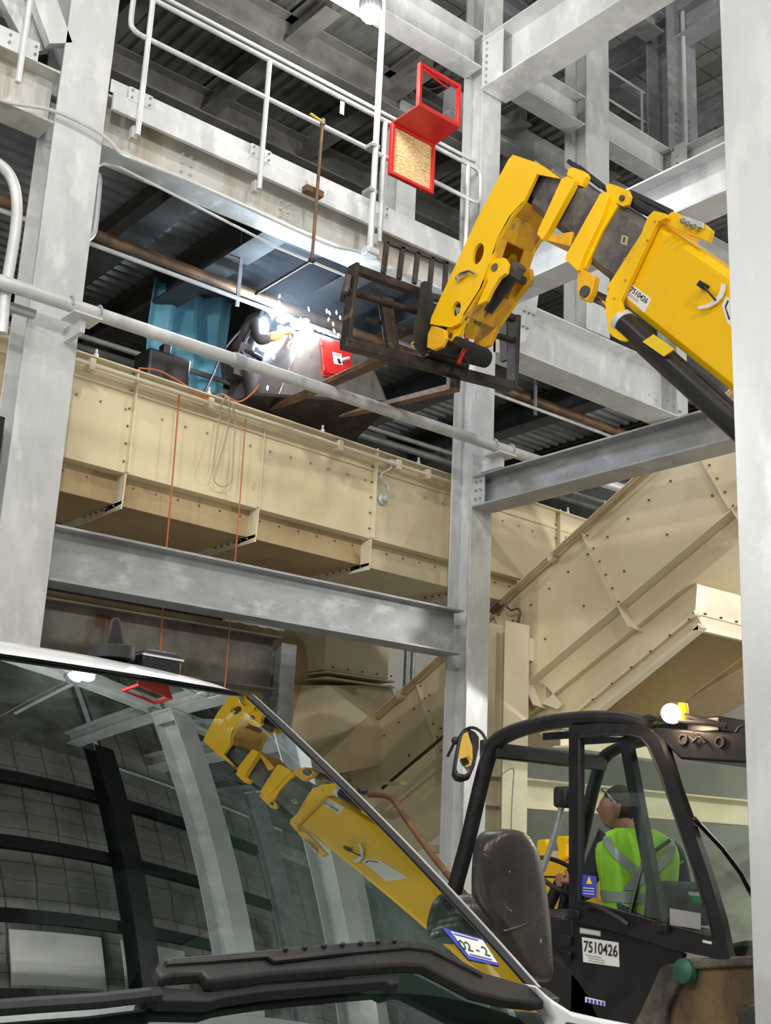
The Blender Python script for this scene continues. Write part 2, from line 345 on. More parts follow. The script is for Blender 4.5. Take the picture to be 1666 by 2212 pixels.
bolts(cM, [(8.02, 8.49, 9.82 + .075 * k) for k in range(8)], (0, -1, 0), .014)

# ------------------------------------------------------------------ beams
def beam(label, a, b, h, wd, m, group=None, up=(0, 0, 1), tf=.02, tw=.014, parts=None, cat='beam', name='steel_beam'):
    a, b = V(a), V(b); t = thing(name, label, cat, (a + b) / 2, group)
    build('beam_section', MB().ibeam(a, b, up, h, wd, tf, tw), m, t, bevel=.002); return t
# lower tie beam between the left and the middle column
bl = beam('grey weathered beam crossing below the cream duct, between the left and centre columns', (3.63, 8.66, 3.625), (7.93, 8.66, 3.625), .44, .30, GALVD)
# cross beam from the middle column towards the right column
bm_ = beam('weathered cross beam running from the centre column to the right edge, under the boom', (8.12, 8.48, 5.07), (8.12, 1.5, 5.07), .33, .30, GALVD)
build('end_plate', MB().box(8.0, 8.012, 8.34, 8.5, 4.93, 5.24), GALV, bm_)
bolts(bm_, [(8.0, 8.38 + .07 * i, 4.99 + .09 * k) for i in range(2) for k in range(3)], (-1, 0, 0), .016)
# platform level girder towards the camera side
bB = beam('deep pale girder passing behind the boom at platform height', (8.1, 8.48, 7.38), (8.1, .5, 7.40), .48, .34, GALVB)
# top beams at the middle column
bD = beam('big pale girder at the top, running from the centre column towards the camera', (8.13, 8.48, 10.08), (8.13, .5, 10.08), .66, .40, GALVB)
build('end_plate', MB().box(7.965, 7.98, 8.18, 8.5, 9.78, 10.4), GALVB, bD)
bolts(bD, [(7.965, 8.42, 9.82 + .085 * k) for k in range(7)], (-1, 0, 0), .016)
bE = beam('pale girder at the top running left from the centre column behind the hall lamp', (-6, 8.66, 10.3), (7.98, 8.66, 10.3), .46, .28, GALVB)
bA = beam('long pale girder between the centre column and the bright column behind it', (8.28, 8.66, 10.33), (9.73, 8.66, 10.33), .40, .28, GALVB)
bA2 = beam('pale girder right of the bright column, meeting the far girder corner', (10.15, 8.66, 10.33), (11.42, 8.66, 10.33), .42, .28, GALVB)
bA3 = beam('second pale girder behind, just under the long one at the top right', (8.28, 9.5, 10.25), (15, 9.5, 10.25), .34, .25, GALV)
bF = beam('pale end girder meeting the corner at the far right, row of bolts at its end', (11.6, 8.5, 10.28), (11.6, .5, 10.30), .50, .30, GALVB)
bolts(bF, [(11.44, 8.44, 10.1 + .1 * k) for k in range(4)], (-1, 0, 0), .018)
build('end_plate', MB().box(11.44, 11.455, 8.3, 8.52, 10.0, 10.58), GALV, bF)
# beam past the gusset, x direction
bC = beam('broad pale beam leaving the gusset plate, going right behind the boom', (8.28, 8.72, 7.12), (11.55, 8.72, 7.12), .62, .42, GALVB)
bolts(bC, [(11.2 + .12 * i, 8.5, 6.95 - .04 * i) for i in range(3)], (0, -1, 0), .02)
# gusset
g = thing('gusset_plate', 'pale bolted gusset plate beside the centre column, below the boom tip', 'plate', (8.5, 8.62, 6.8))
GP = [(1068, 655), (1112, 640), (1166, 622), (1160, 664), (1137, 735), (1082, 762), (1066, 760)]
build('plate', MB().prism([V(on(1, 8.5, *p)) for p in GP], (0, .02, 0)), GALVB, g)
bolts(g, [on(1, 8.497, *p) for p in ((1133, 673), (1143, 677), (1152, 681), (1120, 702), (1130, 706), (1139, 710))], (0, -1, 0), .014)

# far beams of the open bay, top right
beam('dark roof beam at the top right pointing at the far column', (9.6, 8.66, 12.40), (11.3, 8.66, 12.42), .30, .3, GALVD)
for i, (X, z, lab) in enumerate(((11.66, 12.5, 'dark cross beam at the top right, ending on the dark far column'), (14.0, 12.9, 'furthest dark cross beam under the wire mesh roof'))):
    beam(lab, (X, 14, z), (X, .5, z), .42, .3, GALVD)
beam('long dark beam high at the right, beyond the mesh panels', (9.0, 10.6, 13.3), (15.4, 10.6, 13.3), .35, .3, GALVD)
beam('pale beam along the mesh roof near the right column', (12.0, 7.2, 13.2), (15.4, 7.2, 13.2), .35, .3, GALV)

# joists under the platform deck (run along y)
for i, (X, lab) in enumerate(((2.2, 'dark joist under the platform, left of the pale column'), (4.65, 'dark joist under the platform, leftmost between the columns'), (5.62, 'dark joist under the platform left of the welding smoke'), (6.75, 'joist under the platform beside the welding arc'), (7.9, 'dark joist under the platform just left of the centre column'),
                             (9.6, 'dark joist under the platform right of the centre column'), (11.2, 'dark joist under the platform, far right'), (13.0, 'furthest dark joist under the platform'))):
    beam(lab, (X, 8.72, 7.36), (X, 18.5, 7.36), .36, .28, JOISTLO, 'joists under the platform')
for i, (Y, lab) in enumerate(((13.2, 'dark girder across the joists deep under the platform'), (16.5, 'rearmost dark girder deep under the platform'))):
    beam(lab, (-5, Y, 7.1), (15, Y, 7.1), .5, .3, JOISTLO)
# upper deck girders
for Y, z, h, lab in ((9.90, 10.3, .5, 'dark girder under the upper deck nearest the handrail'), (11.7, 10.32, .36, 'second dark girder under the upper deck'), (13.9, 10.32, .4, 'third dark girder under the upper deck'), (16.6, 10.3, .4, 'rearmost dark girder under the upper deck')):
    beam(lab, (-5, Y, z), (15, Y, z), h, .28, JOIST, 'girders under the upper deck')
for X, lab in ((3.0, 'dark cross joist under the upper deck behind the left column'), (4.7, 'dark cross joist under the upper deck, upper left'), (6.3, 'dark cross joist under the upper deck above the middle post'), (7.75, 'dark cross joist under the upper deck left of the red frame'), (9.3, 'dark cross joist under the upper deck right of the centre column'), (11.0, 'dark cross joist under the upper deck, far right')):
    beam(lab, (X, 9.1, 10.4), (X, 18.5, 10.4), .3, .22, JOIST, 'cross joists under the upper deck')

# ------------------------------------------------------------------ platform edge beam with toe plate
pe = thing('platform_edge_beam', 'stained platform edge beam carrying the handrail, with bolts in its web', 'beam', (5.8, 8.66, 7.4))
build('web_and_flanges', MB().ibeam((3.63, 8.66, 7.40), (7.98, 8.66, 7.40), (0, 0, 1), .49, .30, .02, .014), STAIN, pe)
build('edge_channel', MB().box(3.66, 7.97, 8.46, 8.50, 7.49, 7.655), GALVB, pe, bevel=.004)
build('toe_plate', MB().box(3.63, 7.74, 8.49, 8.50, 7.66, 7.785), GALVB, pe, bevel=.002)
for px, py in ((402, 355), (613, 455), (810, 555)):
    c = on(1, 8.652, px, py); bolts(pe, [(c.x + .045 * i, 8.652, c.z - .085 + .085 * k) for i in (-1, 1) for k in range(3)], (0, -1, 0), .016, GALVB)
pl = thing('platform_edge_beam', 'short stained platform edge beam left of the pale column', 'beam', (1.5, 8.66, 7.4))
build('web_and_flanges', MB().ibeam((-3, 8.66, 7.40), (3.19, 8.66, 7.40), (0, 0, 1), .49, .30, .02, .014), STAIN, pl)
build('toe_plate', MB().box(-3, 2.97, 8.46, 8.48, 7.60, 7.78), GALVB, pl, bevel=.002)
bolts(pl, [(2.72 + .22 * i, 8.46, 7.66 + .07 * k) for i in range(2) for k in range(2)], (0, -1, 0), .013)
# braces at the top left
for a, b, lab in (((1.2, 8.7, 10.2), (3.05, 8.7, 7.85), 'thick pale diagonal brace at the top left, landing by the column'), ((1.9, 8.55, 10.2), (3.16, 8.55, 7.9), 'thin pale angle brace beside the thick one at the top left')):
    w_ = .22 if 'thick' in lab else .07
    solo('diagonal_brace', MB().bar(a, b, .10 if w_ > .1 else .05, w_, V((0, -1, 0)).cross((V(b) - V(a)).normalized())), GALVB, lab, 'brace', bevel=.004)
lt = beam('pale girder above the handrail meeting the left column at the top', (3.63, 8.60, 8.95), (3.66, 8.60, 8.95), .2, .2, GALVB)

# ------------------------------------------------------------------ handrails
def handrail(label, xs, x_end0, x_end1, Y, ztop, zmid, zfoot, endloops, r=.024, m=GALVB):
    t = thing('handrail', label, 'handrail', ((x_end0 + x_end1) / 2, Y, zfoot))
    R = .09
    def loop(xe, s):
        return [(xe - s * R, Y, ztop), (xe - s * R * .3, Y, ztop - R * .3), (xe, Y, ztop - R), (xe, Y, zmid + R), (xe - s * R * .3, Y, zmid + R * .3), (xe - s * R, Y, zmid)]
    a = loop(x_end0, -1) if endloops[0] else [(x_end0, Y, ztop)]
    b = loop(x_end1, 1) if endloops[1] else [(x_end1, Y, ztop)]
    if endloops[0] and endloops[1]:
        build('top_rail', MB().tube([(x_end0 + R, Y, ztop), (x_end1 - R, Y, ztop)], r, 12), m, t)
        build('mid_rail', MB().tube([(x_end0 + R, Y, zmid), (x_end1 - R, Y, zmid)], r, 12), m, t)
    else:
        build('top_rail', MB().tube([(x_end0 + (R if endloops[0] else 0), Y, ztop), (x_end1 - (R if endloops[1] else 0), Y, ztop)], r, 12), m, t)
        build('mid_rail', MB().tube([(x_end0 + (R if endloops[0] else 0), Y, zmid), (x_end1 - (R if endloops[1] else 0), Y, zmid)], r, 12), m, t)
    if endloops[0]: build('end_loop', MB().tube(bez(a, 5), r, 12), m, t)
    if endloops[1]: build('end_loop', MB().tube(bez(b, 5), r, 12), m, t)
    for x in xs:
        p = build('post', MB().tube([(x, Y, zfoot), (x, Y, ztop)], r * 1.05, 12), m, t)
    return t
YR = 8.44
hr = handrail('long pale tubular handrail along the platform between the two columns', [3.90, 5.15, 6.58, 7.74], 3.72, 7.93, YR, 8.70, 8.29, 7.33, (1, 1))
for x in (3.90, 5.15, 6.58):
    build('base_bracket', MB().box(x - .04, x + .010, YR + .02, 8.52, 7.31, 7.42), STAIN, hr)
    build('clamp_plate', MB().box(x - .11, x + .11, YR + .015, YR + .035, 7.64, 7.77), GALVB, hr)
    bolts(hr, [(x + s * .085, YR + .015, 7.67 + .07 * k) for s in (-1, 1) for k in range(2)], (0, -1, 0), .012)
build('paper_tag', MB().box(5.98, 6.03, YR - .03, YR - .027, 8.50, 8.64), WHITEL, hr)
hl = handrail('pale tubular handrail left of the pale column', [1.4, 2.83], -2, 2.98, YR, 8.70, 8.29, 7.33, (0, 0))
solo('guard_pipe', MB().tube([(3.3, 8.60, 8.91), (7.99, 8.60, 8.91)], .022, 12), GALVB, 'thin pale pipe running just above and behind the handrail', 'pipe')
# handrail at upper right, behind the bright column
hx = handrail('distant grey handrail between the bright column and the far girder', [10.60, 11.3], 10.2, 12.4, 8.9, 11.55, 11.1, 10.55, (0, 0), .018, GALV)

# vertical conduit with straps + hall lamp
pv = thing('conduit_pole', 'tall pale vertical conduit standing against the handrail, crossing the hall lamp', 'conduit', (6.62, 8.30, 7.2))
pa = on(1, 8.30, 800, 540); pb = on(1, 8.30, 827, 0)
build('conduit', MB().tube([(pa.x, 8.30, pa.z), (pa.x, 8.30, 12.5)], .032, 14), GALVB, pv)
build('junction_box', MB().box(pa.x - .07, pa.x + .09, 8.25, 8.36, pa.z - .06, pa.z + .02), GALV, pv, bevel=.02)
for zz in (7.72, 8.22):
    build('strap', MB().box(pa.x - .07, pa.x + .035, 8.27, 8.40, zz, zz + .045), GALVD, pv, bevel=.006)
# conduit on the edge beam web
cd = [(0, 216), (30, 224), (110, 238), (180, 268), (230, 298), (262, 332), (300, 348), (400, 388), (520, 442), (700, 525), (760, 540), (785, 548)]
solo('conduit', MB().tube(bez([on(1, 8.40 if i > 5 else 8.44, *p) for i, p in enumerate(cd)], 4), .016, 8), GALVB, 'thin pale conduit sagging along the platform edge beam and over the left column', 'conduit')
solo('conduit', MB().tube([on(1, 8.55, *p) for p in ((208, 360), (225, 354), (260, 362), (600, 535), (770, 605))], .012, 8), GALV, 'thin dark conduit run just under the platform edge beam', 'conduit')
solo('conduit', MB().tube(bez([on(1, 8.72, *p) for p in ((207, 376), (214, 390), (206, 480), (200, 505), (185, 520))], 5), .028, 10), GALV, 'bent conduit hooking around the right side of the left column', 'conduit')
pL = thing('bent_pipe', 'fat bent pipe at the left edge of the photo with its strut clip', 'pipe', on(1, 8.3, 20, 680))
build('pipe', MB().tube(bez([on(1, 8.3, *p) for p in ((-60, 335), (-10, 350), (22, 380), (36, 430), (33, 500), (12, 630), (4, 720))], 6), .043, 14), GALV, pL)
build('strut', MB().box(1.6, 3.2, 8.36, 8.42, 5.38, 5.44), GALVD, pL)
# dark box beam added to fill the black area left of the left column
solo('duct_box', MB().box(-1, 3.17, 8.62, 9.0, 3.92, 4.62), BLACK, 'dark box beam put in for the black area behind the left column, at the left edge of the photo', 'duct', bevel=.01)

# hall lamp at the top
def hall_lamp(c, label, r=.13, watts=None):
    t = thing('hall_lamp', label, 'lamp', c, 'round hall lamps under the roof'); c = V(c)
    build('housing', MB().lathe(c, (0, 0, 1), [(r * .9, 0), (r, .03), (r * .95, .10), (r * .6, .16), (r * .3, .2), (.02, .22)], 28), GALV, t)
    for k in range(18):
        a = k * math.pi / 9; u = V((math.cos(a), math.sin(a), 0))
        build('cooling_fin', MB().obox(c + u * r * .92 + V((0, 0, .075)), u * r * .12, V((-u.y, u.x, 0)) * .004, V((0, 0, .06))), GALVD, t, smooth=None)
    build('lens', MB().lathe(c, (0, 0, -1), [(r * .86, 0), (r * .8, .05), (r * .5, .09), (.01, .105)], 24), LAMPE, t)
    rod = build('hanging_rod', MB().cyl(c + V((0, 0, .2)), c + V((0, 0, max(.3, (14.0 if c.y < 8.3 else 10.6) - c.z))), .012), GALVD, t)
    if watts:
        L = bpy.data.lights.new('lamp_light', 'POINT'); L.energy = watts; L.shadow_soft_size = .16; L.color = (1, .975, .93)
        o = bpy.data.objects.new('lamp_light', L); COL.objects.link(o); o.parent = t; o.location = (0, 0, -.3)
    return t
p = on(1, 8.05, 800, 28); hall_lamp((p.x, p.y, p.z), 'lit round lamp with finned housing behind the vertical conduit at the top', .11, 120)
p = on(1, 12.4, 856, 378); hall_lamp((p.x, p.y, p.z), 'lit round lamp peeking out under the red frame', .11, 40)
hall_lamp((12.6, 3.4, 4.6), 'added round lamp hidden in the far bay, put there to brighten the white wall', .12, 480)  # added out of view to lift the wall behind the cab
hall_lamp((11.5, -.5, 11.2), 'added round lamp hidden high behind the right column, put there to brighten the mesh roof', .12, 380)  # added out of view as fill for the mesh roof
for i, (x, y, z, wt) in enumerate(LAMPS):
    hall_lamp((x, y, z), 'unseen round lamp over the open bay, one of the hall and added fill lamps', .16, wt)

# ------------------------------------------------------------------ big horizontal pipe rail with brackets
YP = 8.22
pr0, pr1 = on(1, YP, -60, 580), on(1, YP, 1335, 1047)
zP = (on(1, YP, 0, 612).z + on(1, YP, 700, 838).z) / 2
rp = thing('support_pipe', 'fat galvanised pipe crossing in front of both columns above the cream duct', 'pipe', (6, YP, zP))
build('pipe', MB().tube([(pr0.x, YP, zP), (pr1.x + .1, YP, zP)], .056, 20), GALV, rp)
cx = on(1, YP, 515, 775).x
build('coupling', MB().tube([(cx - .05, YP, zP), (cx + .05, YP, zP)], .066, 20), GALVD, rp)
for xb in (3.52, 8.12):
    bt = build('bracket', MB().box(xb - .02, xb + .02, YP - .02, 8.5, zP - .20, zP - .08), GALV, rp)
    build('bracket_top', MB().box(xb - .12, xb + .12, YP - .10, YP + .14, zP - .085, zP - .068), GALV, rp)
    for s in (-1, 1):
        ring = [(xb + s * .12, YP + .068 * math.cos(a), zP + .068 * math.sin(a)) for a in [math.pi * k / 10 for k in range(-1, 12)]]
        build('u_bolt', MB().tube(ring, .010, 6), GALVD, rp)
# pipes deep under the platform
sp = on(1, 9.25, 300, 560)
for Y, r, m, (p0, p1), lab in ((9.55, .055, RPIPE, ((195, 497), (760, 722)), 'rusty brown fire main slung below the platform, in front of the welder'), (9.35, .022, GALV, ((195, 522), (560, 665)), 'thin bright pipe just below the rusty main')):
    a, b = on(1, Y, *p0), on(1, Y, *p1); z = (a.z + b.z) / 2
    solo('pipe', MB().tube([(a.x - 1, Y, z), (13.5, Y, z)], r, 16), m, lab, 'pipe')
b1 = on(1, 11.0, 700, 760)
solo('pipe', MB().tube([(3, 11.8, 6.75), (14, 11.8, 6.75)], .045, 12), JOIST, 'dark pipe far back under the platform', 'pipe')
solo('pipe', MB().tube([(3, 10.6, 6.35), (8, 10.6, 6.35), (14, 10.6, 6.35)], .03, 12), JOIST, 'thin dark pipe far back under the platform, lower than the other', 'pipe')
for x, lab in ((5.63, 'grey pipe hanger left of the welder'), (9.9, 'grey pipe hanger right of the centre column')):
    solo('pipe_hanger', MB().box(x - .02, x + .02, 9.45, 9.47, 6.66, 7.5), GALVD, lab, 'hanger')
# drop pipe with a valve through the handrail
dp = thing('drop_pipe', 'thin rusty upright pipe with a yellow handled valve in front of the handrail', 'pipe', on(1, 8.36, 676, 565))
a, b, c = on(1, 8.36, 697, 262), on(1, 8.36, 674, 562), on(1, 9.3, 592, 612)
build('pipe', MB().tube([a, (b.x, 8.36, b.z)], .017, 10), RPIPE, dp)
build('branch', MB().tube([(b.x, 8.36, b.z), (b.x, 9.3, b.z - .02)], .015, 10), FORK, dp)
build('elbow', MB().ball((b.x, 8.36, b.z), .035), FORK, dp)
build('clamp', MB().box(b.x - .10, b.x + .10, 8.38, 8.46, 7.50, 7.56), RUSTF, dp)
build('valve_cap', MB().cyl((a.x, 8.36, a.z - .04), (a.x, 8.36, a.z + .02), .026), IRON, dp)
build('valve_handle', MB().bar((a.x, 8.36, a.z - .01), (a.x - .16, 8.34, a.z + .0), .025, .012), YLAB, dp)

# ================================================================== CREAM DUCT (horizontal, runs along x)
YD = 9.0
def zt(x): return 5.47 - .022 * (x - 3.81)
def zb(x): return 4.545 - .017 * (x - 3.81)
dx0, dx1 = 1.0, 10.9
duct = thing('conveyor_duct', 'long cream bolted sheet duct running across behind both columns', 'duct', (5, YD, 4.5))
ribs = [3.03, 4.40, 5.76, 7.10, 8.45, 9.80]
edges = [dx0] + ribs + [dx1]
for a, b in zip(edges[:-1], edges[1:]):
    m = MB(); vs = []
    for x in (a + .004, b - .004): vs += [(x, YD, zb(x)), (x, YD + 1.2, zb(x)), (x, YD + 1.2, zt(x)), (x, YD, zt(x))]
    m.add(vs, [(0, 1, 2, 3), (7, 6, 5, 4), (0, 4, 5, 1), (1, 5, 6, 2), (2, 6, 7, 3), (3, 7, 4, 0)])
    build('side_panel', m, CREAM, duct, bevel=.004)
    m = MB(); vs = []
    for x in (a + .004, b - .004): vs += [(x, YD + .14, zb(x) - .25), (x, YD + 1.15, zb(x) - .25), (x, YD + 1.15, zb(x)), (x, YD + .14, zb(x))]
    m.add(vs, [(0, 1, 2, 3), (7, 6, 5, 4), (0, 4, 5, 1), (1, 5, 6, 2), (2, 6, 7, 3), (3, 7, 4, 0)])
    build('bottom_pan', m, CREAMD if a < 6 else CREAM, duct, bevel=.004)  # left pans take the cream with shade in its colour
for i, x in enumerate(ribs):
    fl = build('rib', MB().box(x - .006, x + .006, YD - .055 if i % 2 else YD - .02, YD, zb(x), zt(x) + .02), CREAML, duct)
    build('bottom_fin', MB().add([(x - .006, YD - .02, zb(x) + .01), (x - .006, YD + .16, zb(x) + .01), (x - .006, YD + .30, zb(x) - .29), (x - .006, YD - .005, zb(x) - .27), (x + .006, YD - .02, zb(x) + .01), (x + .006, YD + .16, zb(x) + .01), (x + .006, YD + .30, zb(x) - .29), (x + .006, YD - .005, zb(x) - .27)],
          [(0, 1, 2, 3), (7, 6, 5, 4), (0, 4, 5, 1), (1, 5, 6, 2), (2, 6, 7, 3), (3, 7, 4, 0)]), CREAML, duct)
    build('bottom_flange', MB().bar((x, YD, zb(x) - .28), (x, YD + 1.15, zb(x) - .28), .012, .07), CREAML, duct)
    if i % 2: bolts(duct, [(x - .03, YD - .004, zb(x) + .1 + .16 * k) for k in range(6)], (0, -1, 0), .010, RUSTBEAM, 'rivet')
    bolts(duct, [(x - .012, YD + .12 + .11 * k, zb(x) - .27) for k in range(6)], (-1, 0, 0), .010, RUSTBEAM, 'rivet')
a, b = V((dx0, YD - .035, zt(dx0) - .01)), V((dx1, YD - .035, zt(dx1) - .01))
build('top_angle', MB().bar(a, b, .09, .012), CREAML, duct)
build('top_angle', MB().bar(a + V((0, .035, -.03)), b + V((0, .035, -.03)), .012, .07), CREAML, duct)
build('stiffener', MB().bar((dx0, YD - .008, zt(dx0) - .20), (dx1, YD - .008, zt(dx1) - .20), .02, .02), CREAM, duct)
for px, py in ((165, 852), (217, 867), (271, 884), (350, 906), (400, 922), (447, 935), (540, 963), (583, 975), (627, 988), (670, 1000), (708, 1013), (750, 1025), (788, 1037), (870, 1010), (918, 1075), (955, 1087), (1085, 1125), (1120, 1136), (1150, 1147)):
    bolts(duct, [on(1, YD - .001, px, py)], (0, -1, 0), .011, GALVD, 'rivet')
for x in [3.9 + .22 * k for k in range(28)]:
    if .08 < min(abs(x - r) for r in ribs): bolts(duct, [(x, YD + .139, zb(x) - .07)], (0, -1, 0), .009, RUSTBEAM, 'rivet')
for x in (4.02, 5.15, 6.45, 8.1 - .4, 9.2, 10.0):
    e = build('lifting_eye', MB().cyl((x, YD + .02, zt(x)), (x, YD + .02, zt(x) + .10), .012), GALV, duct)
    build('nut', MB().lathe((x, YD + .02, zt(x) + .03), (0, 0, 1), [(.022, 0), (.022, .025)], 6), GALV, e)
cp = thing('conduit', 'small cream conduit clipped along the top edge of the long duct, with a flexible drop', 'conduit', (5, YD - .07, zt(5) - .1))
build('conduit', MB().tube([(dx0, YD - .075, zt(dx0) - .095), (9.1, YD - .075, zt(9.1) - .095)], .020, 10), CREAML, cp)
for x in (3.95, 5.12, 6.6, 7.35, 7.75): build('clip', MB().box(x - .025, x + .025, YD - .10, YD, zt(x) - .14, zt(x) - .04), CREAML, cp)
fx = [on(1, YD - .06, *p) for p in ((846, 1000), (843, 1012), (826, 1022), (824, 1034), (838, 1048), (838, 1062), (831, 1070))]
build('flexible_hose', MB().tube(bez(fx, 5), .012, 8), GALV, cp)
c = on(1, YD - .03, 828, 1078); build('end_fitting', MB().lathe(c, (0, -1, 0), [(.06, -.03), (.06, 0), (.035, .01), (.03, .05), (.0, .055)], 16), GALV, cp)
c = on(1, YD - .06, 850, 1000); build('tee_fitting', MB().lathe(c, (1, 0, 0), [(.0, -.05), (.032, -.05), (.032, .05), (.0, .05)], 12), GALV, cp)

# ropes hanging over the duct
def hang(pts, Y, r, m, nm, lab, cat, zend=None):
    p = [on(1, Y, *q) for q in pts]
    if zend is not None: p.append(V((p[-1].x, Y, zend)))
    return solo(nm, MB().tube(p, r, 6), m, lab, cat)
hang([(388, 845), (374, 1020), (360, 1180), (346, 1400)], 8.92, .007, ROPE, 'rope', 'thick orange rope hanging over the duct left of the other, down past the grey beam', 'rope', .6)
hang([(531, 905), (520, 1060), (508, 1210), (486, 1480)], 8.92, .0055, ROPE, 'rope', 'thin orange rope hanging right of the thicker one, past the grey beam', 'rope', .6)
tw = [on(1, 8.90, *p) for p in ((480, 850), (492, 862), (496, 900), (486, 950), (472, 1000), (462, 1035), (480, 1051), (499, 1040), (504, 1000), (506, 950), (508, 900), (500, 870), (486, 858), (478, 880), (470, 930), (462, 990), (460, 1010))]
solo('twine_loop', MB().tube(bez(tw, 5), .006, 6), TWINE, 'pale looped twine hanging over the top edge of the duct', 'rope')
cb = [on(1, 8.93, *p) for p in ((300, 795), (340, 800), (372, 815), (400, 832), (440, 860), (480, 852), (515, 868), (545, 850), (560, 830))]
solo('cable', MB().tube(bez(cb, 5), .008, 6), ROPE, 'reddish cable lying along the duct top under the welder', 'cable')
sq = thing('tool_rest', 'dark tool rest with an upright hook on the duct top, left of the welder', 'tool', on(1, 9.3, 350, 790))
c = on(1, 9.25, 350, 800)
build('body', MB().box(c.x - .22, c.x + .22, 9.1, 9.4, zt(c.x), zt(c.x) + .09 + .25), BLACK, sq, bevel=.03)
build('knob', MB().box(c.x - .03, c.x + .05, 9.2, 9.3, zt(c.x) + .33, zt(c.x) + .46), BLACK, sq, bevel=.01)

# ================================================================== INCLINED CASING (runs along y, falling away from the camera)
XC = 9.12
ic = thing('inclined_conveyor', 'big cream inclined conveyor casing rising to the right behind the cab', 'conveyor', (XC, 9, 1))
T1, T2 = yz(XC, 733, 1622), yz(XC, 1399, 1017)
B1, B2 = yz(XC, 1147, 1465), yz(XC, 1584, 1101)
dirv = V((0, T2[0] - T1[0], T2[1] - T1[1])).normalized(); nrm = V((0, -dirv.z, dirv.y)); nrm = nrm if nrm.z > 0 else -nrm
top0 = V((XC, T1[0], T1[1])); mid = (V((0, *B1)) + V((0, *B2))) / 2; Hc = (V((0, top0.y, top0.z)) - mid).dot(nrm)
def sp_(s, n, x=XC): p = top0 + dirv * s + nrm * n; p.x = x; return p   # s along the slope (+ = towards the camera, up), n = height above the top edge
def slab(name, s0, s1, n0, n1, x0, x1, m, par=ic, bevel=.003):
    mb = MB(); vs = [sp_(s, n, x) for x in (x0, x1) for s in (s0, s1) for n in (n0, n1)]
    mb.add(vs, [(0, 1, 3, 2), (4, 6, 7, 5), (0, 4, 5, 1), (2, 3, 7, 6), (0, 2, 6, 4), (1, 5, 7, 3)]); return build(name, mb, m, par, bevel=bevel)
def s_of(px, py, x=XC): p = on(0, x, px, py); return (p - top0).dot(dirv)
srib = [s_of(745, 1650), s_of(905, 1480), s_of(1259, 1146), s_of(1515, 985)]
print('ribs', [round(s, 2) for s in srib], 'H', Hc)
sr = [srib[0] - 1.6] + srib + [srib[3] + 1.7]
sr.insert(3, (srib[1] + srib[2]) / 2)
for a, b in zip(sr[:-1], sr[1:]):
    slab('side_panel', a + .004, b - .004, -Hc, 0, XC, XC + 1.1, CREAM)
    slab('belly_panel', a + .004, b - .004, -Hc - .24, -Hc, XC + .12, XC + 1.0, CREAM)
for i, s in enumerate(sr[1:-1]):
    slab('rib', s - .006, s + .006, -Hc, .02, XC - .05, XC, CREAML, bevel=0)
    mb = MB(); A = [sp_(s, -Hc, XC - .02), sp_(s, -Hc, XC + .2), sp_(s, -Hc - .30, XC + .28), sp_(s, -Hc - .26, XC - .0)]
    mb.prism(A, dirv * .014); build('fin', mb, CREAML, ic)
    bolts(ic, [sp_(s + .03, -.1 - .17 * k, XC - .001) for k in range(6)], (-1, 0, 0), .011, RUSTBEAM, 'rivet')
slab('top_angle', sr[0], sr[-1], -.01, .004, XC - .08, XC + .02, CREAML)
slab('lower_flange', sr[0], sr[-1], -Hc - .01, -Hc + .004, XC - .02, XC + .12, CREAML)
for k in range(30):
    s = sr[0] + .3 * k
    if s < sr[-1]: bolts(ic, [sp_(s, -.28, XC - .001)], (-1, 0, 0), .012, RUSTBEAM, 'rivet')
    if k % 2 and s < sr[-1]: bolts(ic, [sp_(s, -.72, XC - .001)], (-1, 0, 0), .012, RUSTBEAM, 'rivet')
ccp = thing('conduit', 'long conduit clipped along the upper edge of the inclined casing', 'conduit', sp_(1.5, 0, XC - .1))
build('conduit', MB().tube([sp_(sr[0], -.06, XC - .09), sp_(sr[-1], -.06, XC - .09)], .019, 10), CREAMD, ccp)
for px, py in ((873, 1493), (1063, 1305), (1196, 1190), (800, 1575)):
    s = s_of(px, py); slab('clip', s - .03, s + .03, -.10, -.01, XC - .125, XC - .05, CREAML, ccp, 0)
s = s_of(1078, 1300)
build('tee_fitting', MB().tube([sp_(s - .08, -.06, XC - .09), sp_(s + .08, -.06, XC - .09)], .04, 10), RPIPE, ccp)
fx = [on(0, XC - .1, *p) for p in ((1095, 1310), (1104, 1318), (1120, 1315), (1124, 1328), (1118, 1345))]
build('flexible_hose', MB().tube(bez(fx, 5), .012, 8), RPIPE, ccp)
for px, py in ((1112, 1245), (1215, 1147), (1300, 1072)):
    s = s_of(px, py + 10)
    build('lifting_eye', MB().cyl(sp_(s, 0, XC + .05), sp_(s, .12, XC + .05), .013), GALV, ic)

